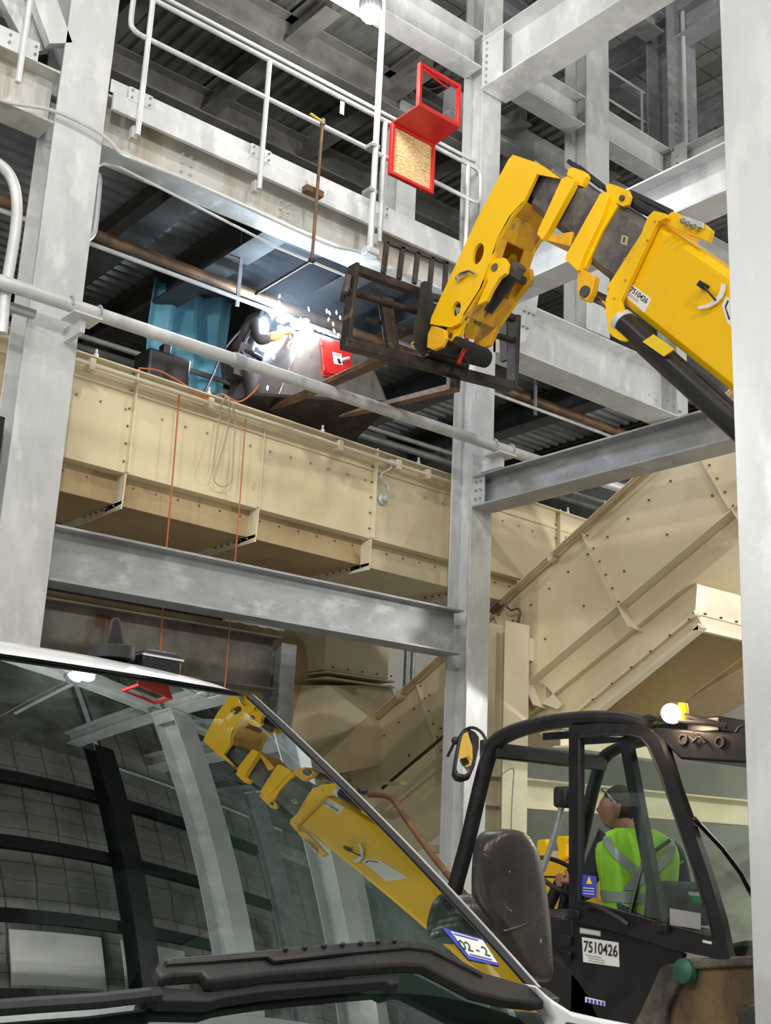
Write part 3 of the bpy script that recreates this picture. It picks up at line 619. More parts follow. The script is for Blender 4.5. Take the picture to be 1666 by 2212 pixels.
# chute box hanging under the casing
XL = 9.32
ch = thing('discharge_chute', 'cream bolted chute box hanging under the inclined casing, above the cab', 'chute', on(0, XL, 1400, 1500))
PC = [(1118, 1540), (1175, 1470), (1349, 1325), (1440, 1250), (1505, 1262), (1500, 1330), (1228, 1545), (1175, 1590)]
pc = [V(on(0, XL, *p)) for p in PC]
for k in range(len(pc)):
    if k in (5, 6): continue                                  # the chute is open below
    a, b = pc[k], pc[(k + 1) % len(pc)]; n = (b - a).cross(V((1, 0, 0))).normalized() * .008
    build('chute_wall', MB().loft([[a, a + n, b + n, b], [p + V((1.3, 0, 0)) for p in (a, a + n, b + n, b)]]), CREAM, ch)
for xx in (XL, XL + 1.3): build('chute_wall', MB().prism([V((xx, p.y, p.z)) for p in pc], (.008, 0, 0)), CREAM, ch)
def bar2(name, a, b, X, wx, h, m, par):
    A, B = on(0, X, *a), on(0, X, *b); d = (B - A).normalized(); n = V((0, -d.z, d.y))
    mb = MB(); mb.obox((A + B) / 2 + V((wx / 2, 0, 0)), (B - A) / 2, V((wx / 2, 0, 0)), n * h / 2); return build(name, mb, m, par, bevel=.002)
bar2('flange', (1225, 1552), (1500, 1325), XL - .07, .10, .035, CREAML, ch)
bar2('flange', (1262, 1556), (1512, 1352), XL - .07, .10, .035, CREAML, ch)
bar2('flange_web', (1238, 1560), (1510, 1338), XL - .02, .02, .16, CREAM, ch)
e0, e1 = on(0, XL, 1500, 1322), on(0, XL, 1512, 1358)
build('end_flange', MB().box(XL - .07, XL + 1.4, e0.y - .05, e0.y - .015, e0.z - .03, e0.z + .005), CREAML, ch)
build('end_flange', MB().box(XL - .07, XL + 1.4, e0.y - .09, e0.y - .03, e0.z - .19, e0.z - .13), CREAML, ch)
build('end_web', MB().box(XL - .0, XL + 1.4, e0.y - .03, e0.y - .0, e0.z - .16, e0.z), CREAM, ch)
for k in range(7):
    t = k / 6; p = on(0, XL - .072, 1240 + 250 * t, 1546 - 208 * t); bolts(ch, [p], (-1, 0, 0), .012, RUSTBEAM, 'rivet')
for k in range(4): bolts(ch, [(XL + .1 + .25 * k, e0.y - .05, e0.z - .01)], (0, -1, 0), .012, RUSTBEAM, 'rivet')
build('tip_fin', MB().prism([on(0, XL - .08, *p) for p in ((1150, 1468), (1178, 1480), (1215, 1522), (1205, 1532), (1148, 1512))], (.012, 0, 0)), CREAML, ch)

# darker return casing lower and further right
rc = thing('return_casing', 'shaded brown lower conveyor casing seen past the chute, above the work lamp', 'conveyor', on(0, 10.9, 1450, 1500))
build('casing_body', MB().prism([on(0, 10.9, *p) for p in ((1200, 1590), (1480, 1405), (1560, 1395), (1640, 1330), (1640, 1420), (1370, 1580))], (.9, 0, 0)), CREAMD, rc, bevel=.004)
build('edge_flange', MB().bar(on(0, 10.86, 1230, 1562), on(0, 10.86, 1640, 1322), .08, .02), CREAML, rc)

# cream support post and floor beam below the casing
po = thing('support_post', 'cream wide flange post standing under the inclined casing, behind the cab', 'post', (8.95, 8.75, 0))
a, b = on(1, 8.7, 1090, 1450), on(1, 8.7, 1143, 1450); ztop = on(1, 8.7, 1115, 1345).z
build('post_shaft', MB().ibeam(((a.x + b.x) / 2, 8.82, 0), ((a.x + b.x) / 2, 8.82, ztop), (0, 1, 0), .24, b.x - a.x, .014, .012), CREAML, po, bevel=.002)
q0, q1 = on(1, 8.7, 1143, 1378), on(1, 8.7, 1172, 1432)
build('bracket', MB().box(q0.x, q1.x, 8.70, 8.9, q1.z, q0.z), CREAML, po, bevel=.002)
zb1, zb2 = on(1, 8.95, 1150, 1683).z, on(1, 8.95, 1150, 1748).z
fb = beam('cream floor level beam behind the cab, seen through its front window', (8.45, 9.0, (zb1 + zb2) / 2), (15.4, 9.0, (zb1 + zb2) / 2), zb1 - zb2, .3, CREAML)
solo('wire', MB().tube(bez([on(1, 8.55, *p) for p in ((1085, 1672), (1100, 1662), (1110, 1665), (1107, 1720), (1104, 1800))], 5), .006, 6), GALVD, 'thin wire looping down in front of the cream beam', 'wire')
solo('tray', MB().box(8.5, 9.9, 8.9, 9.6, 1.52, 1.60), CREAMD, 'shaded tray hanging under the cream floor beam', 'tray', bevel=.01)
cp2 = beam('short cream cross beam beside the post, seen through the cab roof opening', (9.0, 8.2, 2.72), (10.6, 8.2, 2.70), .26, .2, CREAML)

# tank, hopper and girder behind the lower beam
YT = 11.2
c1, c2_ = on(1, YT, 120, 1345), on(1, YT, 660, 1420)
tk = thing('round_duct', 'cream round duct with a rounded elbow behind the grey beam', 'duct', c1)
zc = (on(1, YT, 400, 1310).z + on(1, YT, 400, 1455).z) / 2; rr = .52
el = [(c2_.x - .1 + .45 * math.sin(t), YT, zc - .45 + .45 * math.cos(t)) for t in [math.pi / 2 * k / 8 for k in range(9)]]
xe_ = on(1, YT, 712, 1420).x
build('duct_pipe', MB().tube([(2.0, YT + 1.25, zc), (xe_, YT + 1.25, zc), (xe_ + .9, YT + 1.25, zc)], rr, 32), CREAMD, tk)
for k in range(3): build('seam_ring', MB().lathe((xe_ - .22 * k - .1, YT + 1.25, zc), (1, 0, 0), [(rr + .001, -.008), (rr + .010, -.008), (rr + .010, .008), (rr + .001, .008)], 32), CREAMD, tk)
gd = beam('wide rust stained girder behind the van roof', (1.0, 10.3, 0), (6.9, 10.3, 0), .55, .35, RUSTBEAM)
zg = (on(1, 10.15, 400, 1358).z + on(1, 10.15, 400, 1446).z) / 2
gd.location.z = zg
gp = thing('steel_column', 'short galvanised upright holding the rust stained girder', 'column', (6.9, 10.2, 0))
a, b = on(1, 10.1, 608, 1420), on(1, 10.1, 640, 1420)
build('column_shaft', MB().ibeam(((a.x + b.x) / 2, 10.25, 0), ((a.x + b.x) / 2, 10.25, on(1, 10.1, 620, 1390).z), (0, 1, 0), .3, b.x - a.x, .02, .014), GALVD, gp, bevel=.002)
YH = 11.6
hp = thing('transfer_hopper', 'cream hopper with a flanged collar and sloping sides behind the inclined casing', 'hopper', on(1, YH, 770, 1500))
def hx_(px, py, dy=0): p = on(1, YH, px, py); p.y += dy; return p
a, b = hx_(705, 1360), hx_(838, 1468)
build('collar', MB().box(a.x, b.x, YH, YH + .9, b.z, a.z + .8), CREAM, hp, bevel=.004)
f0, f1 = hx_(698, 1461), hx_(846, 1472)
for dz in (0, .07): build('flange', MB().box(f0.x, f1.x, YH - .07, YH + .97, f1.z - dz - .02, f1.z - dz + .0), CREAML, hp)
for k in range(5): bolts(hp, [(f0.x + .12 + .23 * k, YH - .02, f1.z + .06)], (0, -1, 0), .012, RUSTBEAM, 'rivet')
z0 = f1.z - .09
tp = [V((a.x, YH, z0)), V((b.x, YH, z0)), V((b.x, YH + .9, z0)), V((a.x, YH + .9, z0))]
lo = [V((a.x - .25, YH - .9, z0 - 1.7)), V((b.x + .6, YH - .9, z0 - 1.7)), V((b.x + .6, YH + 1.2, z0 - 1.7)), V((a.x - .9, YH + 1.2, z0 - 1.7))]
H0, H1, H2 = hx_(708, 1480), hx_(846, 1480), hx_(797, 1548, 0)
def yy(px, py, Y): return V(on(1, Y, px, py))
H2 = yy(797, 1548, YH - .45); H3 = yy(640, 1690, YH - .45); H4 = yy(668, 1630, YH + .05)
H5 = V((H0.x - .5, YH + .9, H0.z)); H6 = V((H4.x - .6, YH + .9, H4.z - .3)); H7 = V((H1.x, YH + .9, H1.z)); H8 = yy(880, 1640, YH - .45)
build('hopper_body', MB().add([H0, H1, H2, H3, H4, H5, H6, H7, H8], [(0, 2, 3, 4), (0, 1, 2), (0, 4, 6, 5), (1, 8, 2), (2, 8, 3), (1, 7, 8), (0, 5, 7, 1)]), CREAM, hp, smooth=None)
bx = on(1, 12.2, 640, 1480); solo('machine_housing', MB().box(bx.x - .6, a.x - .1, 11.9, 12.9, 0, bx.z - .02), CREAMD, 'shaded brown housing left of the hopper', 'housing', bevel=.02)
# thin pipes by the white wall, right of the hopper
for px, lab in ((878, 'thin upright pipe between the hopper and the centre column'), (892, 'second thin upright pipe between the hopper and the centre column')):
    p = on(1, 12.6, px, 1430); solo('pipe', MB().tube([(p.x, 12.6, 0), (p.x, 12.6, 6.5)], .035, 10), GALVD, lab, 'pipe')
struct('wall_end', MB().box(9.2, 15.4, 15.0, 15.1, 0, 6.8), WALLW)
solo('tie_rod', MB().tube([on(0, 8.7, 826, 1703), on(0, 8.7, 962, 1588)], .018, 8), FORK, 'long thin dark rod slanting in front of the inclined casing, left of the centre column', 'rod')
a, b = on(0, 8.7, 820, 1692), on(0, 8.7, 872, 1692)
solo('rod_plate', MB().obox((a + b) / 2, (b - a) / 2, V((.05, 0, 0)), V((0, 0, .018))), CREAMD, 'small plate at the lower end of the dark tie rod', 'plate')
# blue tarpaulin hung behind the welder
tq = [on(1, 11.0, *p) for p in ((300, 600), (330, 560), (500, 560), (500, 860), (290, 860), (300, 760))]
m = MB(); N = 24; xa, xb = on(1, 11, 322, 700).x, on(1, 11, 498, 700).x; z_a, z_b = 5.3, on(1, 11, 400, 625).z
vs = []
for j in range(9):
    for i in range(N + 1):
        t = i / N; vs.append((xa + (xb - xa) * t, 11.0 + .05 * math.sin(t * 21) + .03 * math.sin(j * 1.3 + t * 7), z_a + (z_b - z_a) * j / 8 - .04 * math.sin(t * 5) * (j == 8)))
fs = [(j * (N + 1) + i, j * (N + 1) + i + 1, (j + 1) * (N + 1) + i + 1, (j + 1) * (N + 1) + i) for j in range(8) for i in range(N)]
m.add(vs, fs); o = solo('tarpaulin', m, TARP, 'blue tarpaulin hung behind the welder, lit by the arc', 'tarpaulin', fix=True)
sol = o.modifiers.new('thick', 'SOLIDIFY'); sol.thickness = .004

# ================================================================== RED FRAME AND BOARD ON THE HANDRAIL
YF = 8.366
rf = thing('red_frame_box', 'red steel box with an osb panel and open upper frame, on the handrail', 'frame', on(1, YF, 890, 400))
A = [V(on(1, YF, *p)) for p in ((849, 262), (942, 310), (938, 416), (844, 377))]
x0, x1 = (A[0].x + A[3].x) / 2, (A[1].x + A[2].x) / 2; zt_, zb_ = A[0].z + .0, (A[2].z + A[3].z) / 2
zt_ = (A[0].z + A[1].z) / 2
def ring(name, Y, xa, xb, za, zb__, w_=.035, d=.05):
    for nm, bx_ in (('stile', (xa, xa + w_, Y, Y + d, zb__, za)), ('stile', (xb - w_, xb, Y, Y + d, zb__, za)), ('rail', (xa + w_, xb - w_, Y, Y + d, zb__, zb__ + w_)), ('rail', (xa + w_, xb - w_, Y, Y + d, za - w_, za))):
        build(name + '_' + nm, MB().box(*bx_), RED, rf, bevel=.004)
ring('lower_frame', YF, x0, x1, zt_, zb_)
build('osb_panel', MB().box(x0 + .02, x1 - .02, YF + .03, YF + .045, zb_ + .02, zt_ - .02), OSB, rf)
# open upper frame stands forward of the lower one, joined by the plate
pz = zt_; dY = None
best = None
for k in range(200):
    Y = YF - k * .01; q = on(1, Y, 905, 224)
    if best is None or abs(q.z - pz) < best[0]: best = (abs(q.z - pz), Y, q.x)
YU, ux0 = best[1], best[2]
U = [V(on(1, YU, *p)) for p in ((905, 131), (998, 183), (994, 281))]
ux1 = (U[1].x + U[2].x) / 2; uz = (U[0].z + U[1].z) / 2
ring('upper_frame', YU, ux0, ux1, uz, pz)
build('plate', MB().add([(x0, YF + .05, pz - .012), (x1, YF + .05, pz - .012), (ux1, YU, pz - .012), (ux0, YU, pz - .012), (x0, YF + .05, pz), (x1, YF + .05, pz), (ux1, YU, pz), (ux0, YU, pz)],
      [(0, 1, 2, 3), (7, 6, 5, 4), (0, 4, 5, 1), (1, 5, 6, 2), (2, 6, 7, 3), (3, 7, 4, 0)]), RED, rf)
build('spring', MB().tube(bez([on(1, YU, *p) for p in ((915, 150), (960, 185), (970, 190))], 4), .010, 6), RED, rf)
build('chain', MB().tube(bez([on(1, YU, *p) for p in ((910, 185), (930, 193), (955, 186), (970, 180))], 4), .006, 6), INK, rf)
print('red', x0, x1, YU, ux0, ux1)

# ================================================================== STEEL HOOD BEING WELDED
YW = 9.12
hd = thing('steel_hood', 'bare steel tapered hood being welded on the duct, red hatch on its face', 'hood', on(1, YW, 690, 865))
F4 = [on(1, YW, *p) for p in ((661, 712), (745, 735), (790, 760), (836, 868), (606, 862))]
F4 = [on(1, YW, 661, 712), on(1, YW, 780, 750), on(1, YW, 803, 788), on(1, YW, 836, 868), on(1, YW, 596, 868)]
zlo = min(F4[3].z, F4[4].z)
bk = [p + V((-.0, .75, 0)) for p in F4]
L0, L1 = on(1, YW + .55, 560, 720), on(1, YW + .2, 527, 868)
build('front_plate', MB().prism(F4, (0, .012, 0)), IRON, hd)
build('left_plate', MB().prism([F4[0], F4[4], V((F4[4].x - .12, YW + .8, zlo)), V((F4[0].x - .12, YW + .55, F4[0].z))], (-.012, 0, 0)), IRON, hd)
build('right_plate', MB().prism([F4[2], F4[3], V((F4[3].x, YW + .8, zlo)), V((F4[2].x, YW + .55, F4[2].z))], (.012, 0, 0)), IRON, hd)
build('bottom_flange', MB().prism([F4[4] + V((-.3, -.08, -.01)), F4[3] + V((.02, -.08, -.01)), V((F4[3].x + .02, YW + .85, zlo)), V((F4[4].x - .3, YW + .85, zlo))], (0, 0, -.03)), FORK, hd)
build('weld_seam', MB().tube([F4[0], F4[4]], .008, 6), CHROME, hd)
build('weld_seam', MB().tube([F4[1], F4[2], F4[3]], .006, 6), CHROME, hd)
H4 = [on(1, YW - .03, *p) for p in ((694, 728), (757, 745), (762, 812), (700, 806))]
ht = build('hatch', MB().prism(H4, (0, .02, 0)), RED, hd, bevel=.004)
H5 = [on(1, YW - .015, *p) for p in ((697, 800), (741, 813), (741, 820), (699, 812))]
build('hatch_sill', MB().prism(H5, (0, .02, 0)), RED, ht)
for q in ((695, 740), (758, 752), (701, 795), (761, 800)): build('hinge_pin', MB().cyl(on(1, YW - .04, q[0], q[1] - 6), on(1, YW - .04, q[0], q[1] + 6), .012), RED, ht)
build('notice', MB().prism([on(1, YW - .032, *p) for p in ((718, 760), (738, 765), (741, 789), (722, 786))], (0, .001, 0)), WHITEL, ht)
build('notice_print', MB().prism([on(1, YW - .034, *p) for p in ((728, 774), (736, 776), (737, 786), (731, 785))], (0, .001, 0)), INK, ht)
build('notice_print', MB().prism([on(1, YW - .034, *p) for p in ((720, 763), (735, 767), (735, 770), (720, 766))], (0, .001, 0)), INKG, ht)
build('handle', MB().tube([on(1, YW - .06, 737, 778), on(1, YW - .07, 754, 773)], .016, 8), WHITEL, ht)
print('hood', F4)

# ================================================================== TELEHANDLER
XB, XBR = 6.2, 6.62
th = thing('telehandler', 'black and yellow telehandler with raised boom, warm work lamp lit on its cab roof', 'telehandler', (5.6, 3.2, 0))
def bp(px, py, X=XB): return V(on(0, X, px, py))
def side(name, pts, X0, X1, m, par=th, bevel=.004, holes=None):
    """outline traced on the plane X = X0, thickness to X1"""
    o = [bp(*p, X=X0) for p in pts]
    if holes: return build(name, MB().plate(o, holes, (X1 - X0, 0, 0)), m, par, bevel=0)
    return build(name, MB().prism(o, (X1 - X0, 0, 0)), m, par, bevel=bevel)
def decal(name, quad, X, m, par, d=.002, base=None):
    o = [bp(*q, X=X) for q in quad]; return build(name, MB().prism([p + V((-d, 0, 0)) for p in o], (d * .9, 0, 0)), m, par, smooth=None)
TL, TR, BL, BR = bp(1418, 475), bp(1571, 580), bp(1337, 650), bp(1578, 845)
bd = ((TR + BR) / 2 - (TL + BL) / 2).normalized(); bn = V((0, -bd.z, bd.y)); bn = bn if bn.z > 0 else -bn
bm0 = (TL + BL) / 2
hT = ((TL - bm0).dot(bn) + (TR - bm0).dot(bn)) / 2; hB = ((BL - bm0).dot(bn) + (BR - bm0).dot(bn)) / 2
def bx(s, n, x): p = bm0 + bd * s + bn * n; return V((x, p.y, p.z))
def boxsec(name, s0, s1, n0, n1, x0, x1, m, par=th, ch=.05, bevel=.006):
    rings = []
    for s in (s0, s1):
        rings.append([bx(s, n, x) for x, n in ((x0, n0 + ch), (x0, n1 - ch), (x0 + ch, n1), (x1 - ch, n1), (x1, n1 - ch), (x1, n0 + ch), (x1 - ch, n0), (x0 + ch, n0))])
    return build(name, MB().loft(rings), m, par, bevel=bevel)
def sb(px, py): return (bp(px, py) - bm0).dot(bd)
def nb(px, py): return (bp(px, py) - bm0).dot(bn)
print('boom', hT, hB, 'dir', bd, [round(sb(*p), 2) for p in ((1418, 475), (1330, 447), (1238, 402), (1164, 376))])
outer = boxsec('boom_outer_section', -.02, 5.2, hB, hT, XB, XBR + .04, YEL, ch=.045)
side('boom_collar', [(1400, 467), (1412, 455), (1437, 461), (1441, 470), (1421, 478), (1340, 650), (1352, 700), (1364, 728), (1357, 737), (1340, 736), (1322, 726), (1313, 712), (1307, 652), (1315, 626), (1363, 560)], XB - .05, XB - .01, YEL)
side('boom_collar', [(1400, 467), (1412, 455), (1437, 461), (1441, 470), (1421, 478), (1340, 650), (1315, 640), (1363, 560)], XBR + .02, XBR + .06, YEL)
boxsec('collar_band', -.10, -.02, hB - .02, hT + .03, XB - .02, XBR + .05, YEL)
sec3 = boxsec('boom_middle_section', -.75, .3, hB + .07, hT - .05, XB + .03, XBR - .02, GREASE, ch=.05)
boxsec('boom_inner_section', -1.45, -.5, hB + .12, hT - .085, XB + .05, XBR - .05, GREASE, ch=.05)
boxsec('boom_tip_section', -1.72, -1.0, hB + .17, hT - .12, XB + .07, XBR - .08, GREASE, ch=.04)
# collars of the inner sections
side('boom_collar', [(1297, 417), (1309, 415), (1314, 424), (1300, 470), (1262, 548), (1250, 584), (1246, 584), (1221, 560), (1224, 548)], XB - .03, XB + .01, YEL)
side('boom_collar_face', [(1309, 415), (1334, 444), (1300, 500), (1268, 571), (1261, 580), (1246, 584), (1262, 548)], XB + .01, XB + .05, YEL)
side('boom_ear', [(1312, 418), (1308, 402), (1316, 396), (1330, 400), (1357, 411), (1362, 424), (1357, 442), (1345, 446), (1325, 436), (1318, 424)], XB + .02, XB + .05, YEL)
build('pin', MB().cyl(bp(1342, 427, XB - .0), bp(1342, 427, XB) + V((.3, 0, 0)), .022), GREASE, th)
side('boom_collar', [(1213, 386), (1225, 380), (1240, 388), (1236, 402), (1180, 505), (1171, 518), (1160, 506), (1163, 495)], XB - .03, XB + .03, YEL)
side('boom_ear', [(1228, 364), (1238, 361), (1262, 370), (1266, 380), (1256, 402), (1240, 398), (1236, 385), (1224, 378)], XB + .04, XB + .10, YEL)
side('boom_ear', [(1245, 364), (1262, 370), (1266, 380), (1258, 402), (1246, 398)], XB + .2, XB + .26, YEL)
side('collar_pan', [(1171, 512), (1236, 500), (1232, 532), (1171, 517)], XB + .02, XB + .3, YELD)
side('roller_bracket', [(1248, 575), (1285, 596), (1279, 630), (1268, 650), (1252, 645), (1247, 630)], XB + .0, XB + .06, YELD)
build('roller', MB().cyl(bp(1262, 629, XB - .02), bp(1262, 629, XB) + V((.3, 0, 0)), .045, 18), GREASE, th)
build('ram_rod', MB().cyl(bp(1276, 628, XB + .12), bp(1360, 706, XB + .12), .024, 14), CHROME, th)
decal('tag_plate', [(1344, 507), (1358, 511), (1355, 531), (1341, 526)], XB + .03, TWINE, sec3)
decal('tag_mark', [(1348, 512), (1351, 513), (1349, 524), (1346, 523)], XB + .027, INK, sec3)
# hose carrier on top
build('hose_carrier', MB().tube([bp(1362, 420, XB + .16), bp(1395, 436, XB + .16), bp(1448, 462, XB + .16)], .035, 10), RUBBER, th)
build('hose_carrier', MB().tube([bp(1362, 432, XB + .10), bp(1392, 452, XB + .10), bp(1440, 475, XB + .10)], .040, 10), RUBBER, th)
for k in range(3): build('hose', MB().tube([bx(-1.4, hT - .02 - .0 * k, XB + .12 + .06 * k), bx(-.9, hT - .04, XB + .12 + .06 * k)], .018, 8), RUBBER, th)
# end bracket with bolts on the outer section
eb = side('top_bracket', [(1440, 466), (1452, 457), (1466, 461), (1474, 470), (1520, 482), (1536, 496), (1528, 522), (1512, 514), (1484, 507), (1456, 492), (1436, 480)], XB + .0, XB + .05, YEL)
side('clamp_plate', [(1472, 464), (1518, 480), (1521, 494), (1480, 480)], XB - .02, XB - .005, GALV)
for px, py in ((1481, 481), (1491, 487), (1505, 493)): build('plated_bolt', nut(bp(px, py, XB - .02), (-1, 0, 0), .022, .03), CHROME, th, smooth=None)
for px, py in ((1416, 478), (1400, 520), (1352, 605), (1328, 644), (1352, 560)):
    build('rivet', nut(bp(px, py, XB - .052), (-1, 0, 0), .010, .01), YELD, th, smooth=None)
# number plate sticker on the boom
def decal(name, quad, X, m, par, d=.002, base=None):
    o = [bp(*q, X=X) for q in quad]; return build(name, MB().prism([p + V((-d, 0, 0)) for p in o], (d * .9, 0, 0)), m, par, smooth=None)
ob = outer
Q = [(1366, 614), (1408, 646), (1393, 676), (1351, 638)]
st = decal('number_sticker', Q, XB, WHITEL, outer)
qa, qb, qd = bp(*Q[0]), bp(*Q[1]), bp(*Q[3]); R_ = (qb - qa).normalized(); U_ = (qa - qd).normalized()
U_ = (U_ - R_ * U_.dot(R_)).normalized(); Wq = (qb - qa).length; Hq = (qa - qd).length
text(st, '7510426', qd + R_ * Wq * .06 + U_ * Hq * .46 + V((-.003, 0, 0)), R_, U_, Hq * .42, INK, wd=Wq * .86)
for k in range(2): build('fine_print', MB().obox(qd + R_ * Wq * .35 + U_ * Hq * (.3 - .12 * k) + V((-.003, 0, 0)), R_ * Wq * .25, U_ * .0025, V((.0004, 0, 0))), INKG, st)
# boom angle indicator
arc = [bp(*p, X=XB - .03) for p in ((1566, 614), (1566, 626), (1560, 642), (1548, 655), (1532, 664), (1510, 668))]
arc2 = [bp(*p, X=XB - .03) for p in ((1558, 612), (1557, 624), (1551, 638), (1541, 649), (1527, 657), (1506, 663))]
gi = build('angle_scale', MB().loft([[a, b, b + V((.01, 0, 0)), a + V((.01, 0, 0))] for a, b in zip(arc, arc2)]), WHITEL, th)
build('pointer', MB().tube([bp(1520, 618, XB - .05), bp(1546, 648, XB - .04)], .008, 6), BLACK, th)
build('pointer_block', MB().obox(bp(1519, 617, XB - .03), V((.03, 0, 0)), bd * .03, bn * .02), BLACK, th, bevel=.004)
lg = decal('white_decal', [(1560, 660), (1568, 640), (1640, 690), (1640, 760), (1572, 698)], XB, WHITEL, outer)
decal('decal_ring', [(1566, 662), (1572, 648), (1575, 650), (1569, 664), (1578, 690), (1574, 690)], XB - .003, INK, outer, .001)
# lift ram
build('lift_ram', MB().cyl(bp(1352, 702, XB + .02), bp(1352, 702, XB + .02) + (bp(1600, 925, XB + .02) - bp(1352, 702, XB + .02)) * 3.2, .088, 24), BLACK, th)
build('ram_collar', MB().cyl(bp(1343, 694, XB + .02), bp(1352, 702, XB + .02), .095, 24), GALV, th)
build('ram_hose', MB().tube([bp(1450, 770, XB), bp(1520, 815, XB), bp(1600, 890, XB)], .018, 8), RUBBER, th)
build('ram_hose', MB().tube([bp(1455, 780, XB - .02), bp(1515, 830, XB - .02), bp(1600, 905, XB - .02)], .014, 8), RUBBER, th)
side('reflector_plate', [(1388, 738), (1412, 722), (1457, 754), (1434, 770)], XB - .08, XB - .07, YLAB, bevel=0)
# boom head
HP = [(1108, 334), (1120, 338), (1162, 352), (1211, 386), (1160, 376), (1133, 434), (1105, 468), (1075, 518), (1060, 572), (1038, 628), (1002, 681), (992, 698), (975, 707), (929, 700), (932, 685), (1030, 474), (1098, 345)]
def ellipse(cx_, cy_, a, b, rot, X, n=18):
    o = []
    for k in range(n):
        t = 2 * math.pi * k / n; u_, v_ = a * math.cos(t), b * math.sin(t)
        o.append(bp(cx_ + u_ * math.cos(rot) - v_ * math.sin(rot), cy_ + u_ * math.sin(rot) + v_ * math.cos(rot), X))
    return o
hp_l = build('boom_head_plate', MB().plate([bp(*p) for p in HP], [ellipse(1033, 548, 11, 24, .30, XB), ellipse(986, 667, 9, 17, .25, XB)], (.03, 0, 0)), YEL, th)
PR_ = [V((XBR - .03, p.y, p.z)) for p in [bp(*q) for q in HP]]
build('boom_head_plate', MB().prism(PR_, (.03, 0, 0)), YEL, th, bevel=.004)
# outer cover: joins the two plates along the upper-left edge
ed = [bp(*p) for p in ((1211, 386), (1162, 352), (1120, 338), (1108, 334), (1098, 345), (1030, 474), (960, 622))]
build('head_cover', MB().loft([[p + V((.03, 0, 0)), p + V((XBR - XB - .03, 0, 0)), q + V((XBR - XB - .03, 0, 0)), q + V((.03, 0, 0))] for p, q in [(e, e + V((0, -.02, -.02))) for e in ed]]), YEL, th)
# underside plate with the slot
E = [bp(*p) for p in ((1133, 434), (1105, 464), (1078, 512), (1060, 568), (1040, 622), (1003, 680))]
W_ = XBR - XB
def us(i, t, x): return E[i].lerp(E[i + 1], t) + V((x, 0, 0))
for i, (xa, xb2) in enumerate(((0, W_), (0, W_), (0, W_), (0, W_), (0, W_))):
    if i in (2, 3): 
        for lo_, hi_ in ((0, .10), (W_ - .11, W_)): build('underside_plate', MB().loft([[us(i, 0, lo_), us(i, 0, hi_), us(i, 0, hi_) + V((0, .02, .0)), us(i, 0, lo_) + V((0, .02, 0))], [us(i, 1, lo_), us(i, 1, hi_), us(i, 1, hi_) + V((0, .02, .0)), us(i, 1, lo_) + V((0, .02, 0))]]), YELD, th)
    else: build('underside_plate', MB().loft([[us(i, 0, 0), us(i, 0, W_), us(i, 0, W_) + V((0, .02, .0)), us(i, 0, 0) + V((0, .02, 0))], [us(i, 1, 0), us(i, 1, W_), us(i, 1, W_) + V((0, .02, .0)), us(i, 1, 0) + V((0, .02, 0))]]), YELD, th)
# bulging ears beside the slot, and the tilt ram between them
XE = XB + .02
side('tilt_ear', [(1052, 610), (1056, 575), (1070, 558), (1088, 556), (1096, 568), (1092, 590), (1078, 600), (1062, 625), (1050, 650), (1030, 660)], XE, XE + .04, YEL)
XE2 = XBR - .05
side('tilt_ear', [(1120, 585), (1146, 580), (1147, 606), (1120, 640), (1098, 660), (1080, 690), (1070, 715), (1058, 745), (1036, 754), (1022, 742), (1035, 700), (1060, 690), (1085, 640), (1105, 612)], XE2, XE2 + .04, YELD)
build('ear_pin', MB().cyl(bp(1068, 577, XE - .01), bp(1068, 577, XE) + V((.42, 0, 0)), .035, 16), GREASE, th)
build('tilt_ram', MB().cyl(bp(1108, 592, XB + .2), bp(1052, 668, XB + .2), .062, 20), BPLAS, th)
build('ram_cap', MB().cyl(bp(1122, 572, XB + .2), bp(1108, 592, XB + .2), .075, 20), GREASE, th)
build('ram_nose', MB().cyl(bp(1052, 668, XB + .2), bp(1030, 700, XB + .2), .035, 16), GREASE, th)
hdl = [bp(*p, X=XB - .03) for p in ((990, 606), (986, 600), (1000, 590), (1014, 586), (1028, 592))]
build('locking_pin', MB().tube(bez(hdl, 4), .012, 8), CHROME, th)
build('locking_pin', MB().tube([bp(986, 607, XB - .03), bp(1000, 596, XB - .03), bp(1010, 592, XB - .02)], .011, 8), CHROME, th)
# hooks at the foot of the head
side('head_lug', [(974, 694), (1000, 680), (1004, 690), (992, 722), (984, 735), (970, 736), (962, 724), (966, 706)], XB + .05, XB + .09, YEL)
build('lug_pin', MB().cyl(bp(973, 724, XB + .04), bp(973, 724, XB + .04) + V((.12, 0, 0)), .022, 14), GREASE, th)
side('head_hook', [(932, 704), (944, 706), (960, 712), (962, 730), (954, 748), (936, 756), (922, 750), (924, 722)], XB - .06, XB - .02, YELD)
build('head_cross_tube', MB().cyl(bp(985, 735, XB + .02), bp(985, 735, XB + .02) + V((.36, 0, 0)), .036, 18), BPLAS, th)

